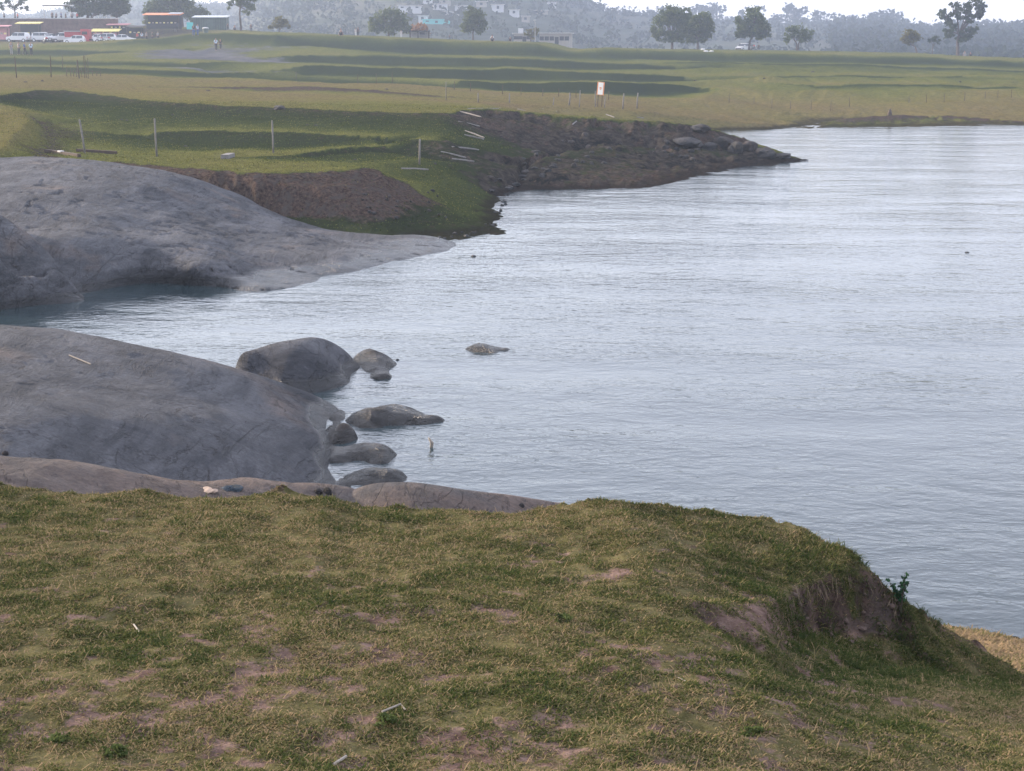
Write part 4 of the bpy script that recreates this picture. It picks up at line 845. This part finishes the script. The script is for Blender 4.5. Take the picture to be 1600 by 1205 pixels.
pp(559.5, 55, 300, 'person in dark clothes, right of the pair on the plateau edge', shirt=M_dark, legs=M_dark, s=.9, rz=.5)
pp(627, 59, 310, 'person in white between the wide bushy tree and the low hut', shirt=M_white, legs=M_white, s=.8, pose='stand')
pp(702.5, 62, 315, 'lone dark figure left of the lone round tree', shirt=M_dark, legs=M_dark, s=.55)
pp(769, 68, 262, 'person in white and dark sitting on the plateau edge right of the lone tree', shirt=M_white, legs=M_dark, pose='sit', s=1.1)
pp(797, 64, 320, 'person in dark clothes crouching in front of the beige house', shirt=M_dark, legs=M_dark, pose='sit')
pp(533, 66, 262, 'person sitting on the slope below the plateau pair', shirt=M_greyc, legs=M_dark, pose='sit', s=1.2)
pp(1185.5, 77, 318, 'lone dark figure right of the tall full tree', shirt=M_dark, legs=M_dark, s=.62)
pp(1507, 88, 320, 'person in grey sitting right of the tallest tree', shirt=M_greyc, legs=M_greyc, pose='sit', s=1.1)
pp(1516, 89, 320, 'person in black sitting farthest right of the tallest tree', shirt=M_dark, legs=M_dark, pose='sit', s=1.0)
for i, (px, py, sh, lab) in enumerate([(222,66,M_tealc,'person in pale blue among the group right of the sedan'),(229,65,M_greyc,'person in grey among the group right of the sedan'),(238,60,M_dark,'person in black standing below the orange-roofed stall'),(247,60,M_greyc,'person in grey below the orange-roofed stall, right of the one in black'),(215,67,M_redc,'person in red beside the sedan')]):
    pp(px, py, 287-i, lab, shirt=sh, legs=M_dark, s=.92, rz=i)
for i, (px, sh, lab) in enumerate([(82,M_dark,'person in black on the wall, leftmost under the canopy'),(88,M_greyc,'person in grey on the wall under the middle of the canopy'),(96,M_blue,'person in dark blue on the wall under the canopy'),(103,M_dark,'person in black on the wall under the right of the canopy'),(113,M_greyc,'person in grey on the wall just right of the canopy'),(121,M_redc,'person in red on the wall left of the big trunk'),(7,M_dark,'person in black on the wall left of the edge tree'),(28,M_redc,'person in dull red on the wall beside the edge tree')]):
    x, y, _ = PD(px, 34, 306.4); person(lab, (x, y, 10.4), shirt=sh, legs=M_dark, s=.85 if i % 2 else .95, rz=i*.8, group='people on top of the wall')
# ------------------------------------------------------------ fence posts, fallen posts, sign
def post(label, px, pyb, pyt, wpx, mat, group, lean=0, P=None, name='fence_post'):
    P = P or hit(px, pyb); dd = P[1]; h = (pyb-pyt)*dd/F; r = max(.018, wpx*dd/F/2)
    rg = random.Random(int(px*7)); lx = lean*dd/F
    m = MB(); m.tube([(0, 0, -.15), (lx*.5+rg.uniform(-.3, .3)*r, 0, h*.5), (lx, 0, h*.97), (lx, 0, h)], [r, r*.95, r*.88, r*.6], 8)
    o = m.build(name, mat, None, P, smooth=True); tag(o, label, 'post', group); return o
G1 = 'fence posts on the near terrace'
post('leaning pale post beside the dark planks on the near terrace', 133, 240, 188, 3.2, M_post, G1, lean=-6)
post('straight grey post in the middle of the left half of the near terrace', 245, 245, 187, 3.2, M_post, G1, lean=-1)
post('grey post farther right on the near terrace, behind the eroded edge', 427, 240, 190, 3.0, M_post, G1, lean=-.5)
post('short pale post standing alone on the dark green slope above the lake', 655, 258, 219, 3.2, M_post, G1, lean=1.5)
post('dark post at the far left edge of the dry field', 26, 122.5, 90, 1.6, M_dpost, 'dark posts at the back of the dry field', -1)
post('dark post second from the left edge of the dry field', 80, 121, 88, 1.6, M_dpost, 'dark posts at the back of the dry field')
post('thick dark post beside the stick enclosure', 124, 123, 95, 1.9, M_dpost, 'dark posts at the back of the dry field', -2)
for px, b, t in [(104,119.5,105),(111,120,107),(115,120,108),(120,121,103),(128,121,106),(132,122,88),(135,122.5,89),(138,123,92),(145,119,110),(151,119,112),(157,120,113),(98,110,88)]:
    post('thin upright stick of the loose enclosure on the dry field', px, b, t, 1.0, M_dpost, 'sticks of the enclosure on the dry field', random.uniform(-1, 1), name='stick')
rail = MB(); a = hit(104, 120); a = Vector(a); rr = Vector(hit(157, 120)); rail.tube([tuple(a+Vector((0, 0, .45))), tuple(rr+Vector((0, 0, .4)))], .02, 5); tag(rail.build('rail', M_dpost), 'thin horizontal rail tying the stick enclosure together', 'rail')
for px, b, t in [(463,127,113),(559,131,117),(588,131,115.5),(613,130.5,114),(785,148,134),(814,149,137),(848,151,139),(873,151,139),(900,153,142),(951,156,143),(1139,163,148.5),(1178,162,152),(1206,170,156),(1235,171,158),(1267,173,157),(1298,175,159),(1327,167,152),(1420,162,151),(1447,161,148),(1475,160,147),(1507,158.5,144),(1539,155,143),(1559,153,141),(1580,153,140),(710,141,128),(735,143,131)]:
    post('thin grey wire-fence post in the far row across the meadow', px, b, t, .9, M_dpost, 'thin posts of the far fence row')
for px, b, t, w_, lab in [(697,156.5,129,1.4,'tall dark post at the left end of the sign row'),(747,160.5,146,1.8,'short grey post second in the sign row'),(796,162,147,1.8,'grey post third in the sign row, above the fallen posts'),(864,164.5,153,1.6,'short leaning post left of the thick pale one'),(889,165,146,2.6,'thick pale post left of the sign'),(905,168,142,1.5,'slim tall post between the thick pale one and the sign'),(930,167.5,143,1.5,'slim post close on the left of the sign'),(944,169,152,1.4,'short leaning post close on the right of the sign'),(973,171,147,2.2,'pale post right of the sign'),(995,170,146,2.2,'pale post farthest right of the sign')]:
    post(lab, px, b, t, w_, M_post, 'posts of the fence row by the sign', 1.5 if 'pale' in lab or 'leaning' in lab else 0)
# sign
sp = hit(937, 167.5); kd = sp[1]/F; sg = empty('sign', sp); tag(sg, 'white notice board with orange edge on thin legs near the promontory', 'sign')
wS, hS = 8.4*kd, 19*kd; zb = 18.5*kd
M_sign = simple('sign_white', (.85, .82, .74), .35, .05); M_sor = simple('sign_orange', (.75, .30, .12), .4, .1)
MB().box((.06, 0, zb+hS/2), (wS*1.3, .03, hS*1.04), ry=.08).build('frame', M_sor, sg); MB().box((.05, -.03, zb+hS/2), (wS*.92, .03, hS*.96), ry=.08).build('board', M_sign, sg)
MB().box((.05, -.052, zb+hS*.55), (wS*.4, .012, hS*.10), ry=.08).box((.04, -.052, zb+hS*.42), (wS*.3, .012, hS*.05), ry=.08).build('emblem', M_sor, sg)
for s in (-.35, .4): MB().tube([(s*wS-.03, .03, -.2), (s*wS+.03, .03, zb+.1)], .028, 6).build('leg', M_dpost, sg)
# fallen posts on the eroded bank
FP = [(718.6,175.3,751.5,184),(716,191,749.5,199.5),(727,205.6,756.6,216.3),(725.6,211.8,756,219),(706,230,748,239),(689,239,728,250.6),(731,170.5,779,170.8),(780.5,169,807.7,183),(808.6,171.3,835,178.3),(848,171.3,869,191.5),(869,174.7,883,188.7),(894,198,901,192),(947,179.7,960,186),(995,183.7,1006,187.3),(706,250.6,741,254.8),(627,264,669,267.5)]
names = ['topmost left', 'second from the top on the left', 'middle crossed', 'middle parallel', 'lower left', 'lowest of the left cluster', 'level one along the lip', 'steep one hanging over the lip', 'half-buried one along the lip', 'steepest one pointing down the bank', 'short steep one beside the steepest', 'tiny broken end piece', 'short stub left behind the sign', 'short stub far right', 'flat one in the dark grass', 'long flat one nearest the viewer']
for (x0, y0, x1, y1), nm in zip(FP, names):
    a = Vector(hit(x0, y0)); 
    b = Vector(hit(x1, y1)) 
    if abs(b.y-a.y) > 6: b = Vector(PD(x1, y1, a.y-.6))
    m = MB(); L = (b-a); r = .04
    m.tube([tuple(Vector((0, 0, .0))), tuple(L*.5+Vector((0, 0, .03))), tuple(L+Vector((0, 0, .03)))], [r, r, r*.9], 6)
    o = m.build('fallen_post', M_post, None, tuple(a)); tag(o, 'fallen pale post on the eroded bank, '+nm, 'post', 'fallen fence posts on the bank')
def plank(lab, p0, p1, w_, h_, mat, nm='beam'):
    a = Vector(hit(*p0)); b = Vector(hit(*p1)); L = b-a; o = MB().box((L.length/2, 0, h_/2), (L.length, w_, h_), bev=.01).build(nm, mat, None, tuple(a)); o.rotation_euler = (0, -math.asin(L.z/L.length), math.atan2(L.y, L.x)); tag(o, lab, 'beam'); return o
plank('long dark plank lying on the grass behind the leaning pale post', (120, 237.5), (182, 241.5), .14, .12, M_dpost)
q = plank('dark beam with a white end slanting down to the granite dome', (72, 238), (124, 246.5), .14, .12, M_dpost); MB().box((1.75, -.02, .12), (.32, .16, .05)).build('white_end', M_white, q)
plank('short pale grey block on the near terrace grass', (351, 249), (361, 246), .3, .16, M_post, 'block')
# ------------------------------------------------------------ stones
def stone_mesh(seed, flat=.7, sub=3, rough=.22):
    b = bmesh.new(); bmesh.ops.create_icosphere(b, subdivisions=sub, radius=1)
    for v in b.verts:
        c = v.co; n = float(fbm(np.array([c.x*1.3+seed*7.1+c.z*.6]), np.array([c.y*1.3+c.z*1.1+seed]), 3, seed)[0]); v.co = Vector((c.x, c.y, c.z*flat))*(1+n*rough*2)
    m = bpy.data.meshes.new('stone'); b.to_mesh(m); b.free()
    for p in m.polygons: p.use_smooth = rough < .1
    return m
M_stone = rock_mat('bank_stone', (.022, .024, .026), (.068, .066, .064), (.085, .07, .06), .5)
M_dkst = rock_mat('dark_stone', (.02, .02, .02), (.05, .045, .045), (.05, .04, .035), .7)
SM = []
for i in range(6): mm = stone_mesh(i+3, .65+.1*(i % 3)); mm.materials.append(M_stone); SM.append(mm)
def stone(px, py, wpx, hpx, label, group=None, name='stone', mesh=None, sink=.48, P=None):
    P = Vector(P or hit(px, py)); k = P.y/F; o = bpy.data.objects.new(name, mesh or SM[random.randrange(6)]); COL.objects.link(o)
    o.scale = (wpx*k/2, wpx*k/2*random.uniform(.7, 1), hpx*k*.75); o.rotation_euler = (0, 0, random.uniform(0, 6)); o.location = P+Vector((0, 0, hpx*k*(.5-sink))); tag(o, label, 'stone', group); return o
for a in [(1076,230,52,14,'long low brown boulder on the promontory bank'),(1106,234,30,20,'upright boulder in the middle of the promontory rocks'),(1130,231,38,24,'tallest rounded boulder of the promontory rocks'),(1148,238,28,26,'pale blue-grey boulder near the promontory tip'),(1168,236,30,22,'squat boulder just right of the pale one'),(1196,243,40,18,'flat boulder sloping to the promontory tip'),(1222,248,34,10,'lowest wedge of rock at the very tip of the promontory'),(1092,205,40,12,'flat brown rock on the promontory crest')]:
    stone(*a, 'boulders of the promontory', 'boulder')
rs = random.Random(3)
for i in range(16):
    stone(rs.uniform(1020, 1092), rs.uniform(226, 251), rs.uniform(6, 13), rs.uniform(5, 9), 'loose pale stone in the rubble left of the promontory boulders', 'rubble left of the promontory boulders')
for i in range(40):
    t = rs.uniform(0, 1); px = 765+t*(290 if i % 3 == 0 else 170); base = np.interp(px, [770, 806, 815, 850, 880, 935, 1060], [322, 298, 284, 277, 264, 257, 255])
    stone(px, base-rs.uniform(0, 1)**1.3*44, rs.uniform(6, 14), rs.uniform(4, 9), 'jagged dark stone in the rocky bank above the water', 'stones of the dark rocky bank')
for i in range(22): stone(rs.uniform(560, 700), rs.uniform(300, 348), rs.uniform(4, 9), rs.uniform(3, 6), 'brown stone or clod on the eroded cliff face', 'clods on the eroded cliff')
for i in range(26):
    t_ = rs.uniform(0, 1); px = np.interp(t_, [0, .3, .6, 1], [650, 735, 770, 800]); py = np.interp(px, [650, 700, 740, 770, 800], [388, 374, 370, 352, 305]); stone(px+rs.uniform(-6, 4), py-rs.uniform(0, 7), rs.uniform(3, 9), rs.uniform(2, 6), 'small dark stone along the water edge of the green slope', 'stones along the green shore')
stone(436, 172, 20, 12, 'rounded grey stone on the lip of the green bank', None, 'boulder')
def dk(px, py, w_, h_, lab, grp=None, nm='stone', **k):
    o = stone(px, py, w_, h_, lab, grp, nm, **k); o.data = DK; return o
CL = stone_mesh(60, .7, 3, .3); CL.materials.append(simple('soil_clod', (.085, .062, .052), .95, .4, 5))
DK = stone_mesh(40, .8, 3, .12); DK.materials.append(M_dkst)
def onrock(px, py):                            # first rock or ground point on the sight line
    dg = bpy.context.evaluated_depsgraph_get(); d = Vector(raydir(px, py)).normalized()
    ok, loc, *_ = scene.ray_cast(dg, Vector((0, 0, CAM_Z)), d); return tuple(loc)
bpy.context.view_layer.update()
for px, py, w_, h_, lab in [(512,770,18,15,'dark round stone, right of the pair at the corner of the slab'),(497,770,15,12,'dark round stone, left of the pair at the corner of the slab'),(815,791,11,9,'dark round stone on the low brown slab by the water'),(8,710,13,10,'dark round stone at the left edge on the broad slab')]:
    dk(px, py, w_, h_, lab, 'dark round stones on the rocks', P=onrock(px, py))
dk(740, 401.5, 9, 4, 'small dark stone poking out of the lake off the granite tip', P=PZ(740, 401, 0)); dk(1511, 395, 8, 3, 'lone dark stone far out in the open lake at the right', P=PZ(1511, 395, 0))
dk(748, 543, 11, 12, 'small pointed dark rock tip on the awash rock', P=PZ(748, 543, .03)); dk(621, 563, 6, 4, 'tiny dark stone beside the half-sunk brown rock', P=PZ(621, 563, 0))
for px, py in [(198,189),(190,188),(270,180),(290,229),(345,229),(480,196),(493,197),(555,250),(680,257),(66,127),(40,129),(325,142),(1086,127),(604,140),(1270,113),(1194,124),(1500,129)]:
    dk(px, py, rs.uniform(4, 8), rs.uniform(2, 3), 'small dark clod lying on the grass', 'dark clods on the grass', 'clod')
M_wr = simple('bleached_rag', (.30, .23, .18), .8, .3, 8); wm = stone_mesh(50, .5, 3, .35); wm.materials.append(M_wr)
o = stone(325, 767, 26, 10, 'crumpled pale orange-white rag at the edge of the grass', None, 'rag', wm, P=onrock(325, 767)); o['category'] = 'rag'
bm2 = stone_mesh(51, .5, 3, .3); bm2.materials.append(rock_mat('blue_stone', (.03, .05, .07), (.13, .17, .21), (.1, .12, .15), .6)); stone(358, 764, 34, 13, 'blotchy blue-black stone beside the pale rag', None, 'stone', bm2, P=onrock(358, 764))
M_stick = simple('pale_stick', (.26, .235, .20), .8, .15, 20)
def stick(px0, py0, px1, py1, r, label, mid=None, mat=M_stick, cat='stick'):
    a = Vector(onrock(px0, py0)); b = Vector(onrock(px1, py1)); pts = [Vector((0, 0, r))]
    if mid: pts.append(Vector(onrock(*mid))-a+Vector((0, 0, r*2)))
    pts.append(b-a+Vector((0, 0, r))); m = MB(); m.tube([tuple(p) for p in pts], [r]*len(pts), 6); o = m.build('stick', mat, None, tuple(a)); tag(o, label, cat); return o
stick(108, 556, 142, 570, .010, 'thin white stick lying on the broad granite slab'); stick(521, 1197, 541, 1184, .006, 'short thick pale stick near the bottom edge of the grass')
stick(597, 1114, 634, 1112, .005, 'thin bent pale twig on the grass', (626, 1104)); stick(209, 977, 218, 989, .004, 'tiny straw-white twig in the left part of the grass')
stick(1060, 1060, 1072, 1066, .003, 'tiny pale twig right of the middle of the grass')
wp = PZ(675, 699, 0); o = MB().tube([(-.02, 0, -.1), (0, 0, .07), (-.05, 0, .15)], [.02, .03, .015], 6).build('driftwood', M_stick, None, wp, True); tag(o, 'small white piece of driftwood sticking out of the lake', 'driftwood')
sp2 = hit(1390, 181); o = MB().tube([(0, 0, -.1), (0, 0, .2), (.02, 0, .42), (.01, 0, .55)], [.2, .17, .10, .03], 8).build('stump', M_bark, None, sp2, True); tag(o, 'small grey stump standing on the far shore', 'stump')
for px, py in [(1098, 76.3), (1103, 79.5), (1112, 80)]:
    o = stone(px, py, 7, 4, 'white sack lying on the right meadow near the joined trees', 'white sacks on the right meadow', 'sack', P=at(px, 300 if py < 78 else 262)); o.data = o.data.copy(); o.data.materials.clear(); o.data.materials.append(M_white); o['category'] = 'sack'
# ------------------------------------------------------------ near turf: real blades
def blades(name, n, y0, y1, umin, umax, zmin, length, width, label, seed, straw=.58, force=0, mat=None):
    rg = np.random.default_rng(seed)
    y = np.sqrt(rg.uniform(y0*y0, y1*y1, n)); u = rg.uniform(umin, umax, n)
    c = np.searchsorted(Uc, u)-1; r = np.searchsorted(-Vr, -1/y)-1; c = np.clip(c, 0, len(Uc)-2); r = np.clip(r, 0, len(Vr)-2)
    fu = (u-Uc[c])/(Uc[c+1]-Uc[c]); fv = (1/y-Vr[r])/(Vr[r+1]-Vr[r]); bil = lambda A_: (A_[r, c]*(1-fu)+A_[r, c+1]*fu)*(1-fv)+(A_[r+1, c]*(1-fu)+A_[r+1, c+1]*fu)*fv
    z = bil(Z); so_ = bil(soil); dr = bil(dry); x = u*y
    tuft = fbm(x*9, y*9, 3, seed+1, .6); patch = fbm(x*1.3, y*1.3, 3, seed+2); bare = fbm(x*2.6, y*2.0, 4, seed+3, .6)
    p = (1-sstep(.50, .98, so_+bare*.45)*.80)*(.12+.88*sstep(-.30, .10, tuft+.08))
    if force: p = sstep(-.15, .3, tuft+patch*.7)*force
    k = (rg.uniform(0, 1, n) < p) & (z > zmin) & (bil(crag) < .3); x, y, z, tuft, patch, dr, so_ = [q[k] for q in (x, y, z, tuft, patch, dr, so_)]; n = len(x)
    L = length*(.45+.9*rg.uniform(0, 1, n)**1.5)*(1+tuft*.6); az = rg.uniform(0, 2*math.pi, n)+patch*2; el = rg.uniform(.05, 1.0, n)
    d = np.stack([np.cos(az)*np.cos(el), np.sin(az)*np.cos(el), np.sin(el)], -1); sd_ = np.stack([-np.sin(az), np.cos(az), np.zeros(n)], -1)*(width*rg.uniform(.6, 1.3, n))[:, None]
    B0 = np.stack([x, y, z-.004], -1); Lm = L[:, None]; mid = B0+d*Lm*.55; tip = mid+(d+np.array([0, 0, -1])*rg.uniform(.2, 1.1, n)[:, None])*Lm*.5
    V = np.stack([B0-sd_*.5, B0+sd_*.5, mid+sd_*.45, mid-sd_*.45, tip], 1).reshape(-1, 3); i = np.arange(n)[:, None]*5
    Fc = np.concatenate([i+np.array([[0, 1, 2]]), i+np.array([[0, 2, 3]]), i+np.array([[3, 2, 4]])])
    s = np.clip(straw*.9+(dr-.4)*.6+patch*.32+rg.normal(0, .28, n)-tuft*.45, 0, 1)
    o = fast_mesh(name, V, Fc, mat or M_blade, None, {'shade': np.repeat(s, 5)}, False); tag(o, label, 'grass', kind='stuff'); return o
t = NT('grass_blades'); sh = t.attr('shade')
c = t.mix(t.ramp(sh, 0, .5), (.034, .052, .016), (.100, .106, .036)); c = t.mix(t.ramp(sh, .45, 1), c, (.275, .200, .118))
dd_ = t.n('ShaderNodeBsdfDiffuse'); tt_ = t.n('ShaderNodeBsdfTranslucent'); mm_ = t.n('ShaderNodeMixShader'); mm_.inputs[0].default_value = .25
t.l(c, dd_.inputs[0]); t.l(c, tt_.inputs[0]); t.l(dd_.outputs[0], mm_.inputs[1]); t.l(tt_.outputs[0], mm_.inputs[2]); t.l(mm_.outputs[0], t.out.inputs[0]); M_blade = t.m
blades('turf', 1250000, 5.0, 10.4, -.35, .35, 1.2, .027, .0050, 'short dry turf blades covering the near bank', 5)
for (wx_, wy_, nb) in ((95, 1160, 1), (180, 1178, 2), (600, 1135, 3), (880, 975, 4), (1180, 1150, 5)):
    a = hit(wx_, wy_); cb = [(0, 0, .012, .05, .04, .02)]; w_ = empty('weed', a); tag(w_, ['', 'dark leafy weed in the bottom left corner of the grass', 'dark leafy weed right of the corner one at the bottom left', 'low green weed near the bent twig', 'low green weed in the middle of the grass', 'low green weed in the grass below the bare soil scarp'][nb], 'plant', 'low weeds in the near turf'); leaf_cloud('leaves', cb, 260, .010, LEAF['mid'], w_, 60+nb)
blades('shore_grass', 60000, 12.5, 17, .2, .37, .04, .07, .012, 'yellow grass on the low shore below the near bank', 8, straw=.8)
M_mead = leaf_mat('meadow_blades', (.030, .046, .014), (.20, .19, .058), .3)
blades('meadow_tufts', 260000, 52, 100, -.34, .12, .25, .06, .030, 'short meadow grass on the far terraces beside the lake', 38, straw=.60, mat=M_mead)
blades('dry_stalks', 16000, 5.0, 10.2, -.37, .37, 1.2, .055, .0034, 'long pale dry grass stalks scattered over the near turf', 28, straw=1.15)
blades('scarp_grass', 90000, 8.2, 9.5, .12, .27, 2.4, .05, .0045, 'darker grass hanging on the bare soil scarp', 18, straw=.35, force=.5)
rt = MB(); rr_ = random.Random(4)
for i in range(46):
    px = rr_.uniform(1225, 1412); py = np.interp(px, [1200, 1240, 1290, 1340, 1370, 1400], [965, 925, 902, 884, 900, 930])+rr_.uniform(-3, 22); a = Vector(hit(px, py)); L = rr_.uniform(.05, .16)
    b = Vector(hit(px+rr_.uniform(-8, 8), py+L*290)); o_ = Vector((0, -.006, 0)); m_ = (a+b)/2+Vector((rr_.uniform(-.02, .02), -.03, .0)); rt.tube([tuple(a+Vector((0, 0, .005))), tuple(m_), tuple(b+o_)], [.0022, .0016, .0008], 4)
tag(rt.build('hanging_roots', simple('root', (.13, .10, .07), .9, .3, 20)), 'thin dry roots hanging over the bare soil scarp', 'roots', kind='stuff')
for i in range(26):
    px = rr_.uniform(1235, 1410); py = rr_.uniform(930, 1015); q = rr_.uniform(5, 15); o = stone(px, py, q, q*.7, 'crumbled brown clod at the foot of the bare soil scarp', 'clods under the scarp', 'clod'); o.data = CL
# weed on the scarp
wd = empty('weed', onrock(1408, 950)); tag(wd, 'leafy green sapling sticking up behind the bare soil scarp', 'plant'); rg = random.Random(9); m = MB(); LB = []
for i in range(7):
    a = rg.uniform(-1, 1); tx = a*.085; tz = rg.uniform(.10, .24); m.tube([(0, 0, -.03), (tx*.3, rg.uniform(-.02, .02), tz*.5), (tx, rg.uniform(-.03, .03), tz)], [.003, .0022, .001], 5)
    for q in range(6): f = .35+q*.12; LB.append((tx*f*f, 0, tz*f, .016, .016, .010))
m.build('stem', LEAF_STEM if False else M_bark, wd); leaf_cloud('leaves', LB, 420, .011, leaf_mat('weed_leaves', (.02, .06, .03), (.05, .11, .05)), wd, 31)
# ------------------------------------------------------------ haze over the whole scene
hb = bmesh.new(); bmesh.ops.create_cube(hb, size=1)
for v in hb.verts: v.co = Vector((v.co.x*2600, v.co.y*2300+950, v.co.z*100+46))
hm_ = bpy.data.meshes.new('haze'); hb.to_mesh(hm_); hb.free(); haze = bpy.data.objects.new('haze', hm_); COL.objects.link(haze); tag(haze, kind='stuff')
hv = bpy.data.materials.new('haze'); hv.use_nodes = True; hv.node_tree.nodes.clear()
pv = hv.node_tree.nodes.new('ShaderNodeVolumePrincipled'); pv.inputs['Color'].default_value = (.50, .62, .82, 1); pv.inputs['Density'].default_value = .00065; pv.inputs['Anisotropy'].default_value = .35
hvo = hv.node_tree.nodes.new('ShaderNodeOutputMaterial'); hv.node_tree.links.new(pv.outputs[0], hvo.inputs['Volume']); hm_.materials.append(hv)
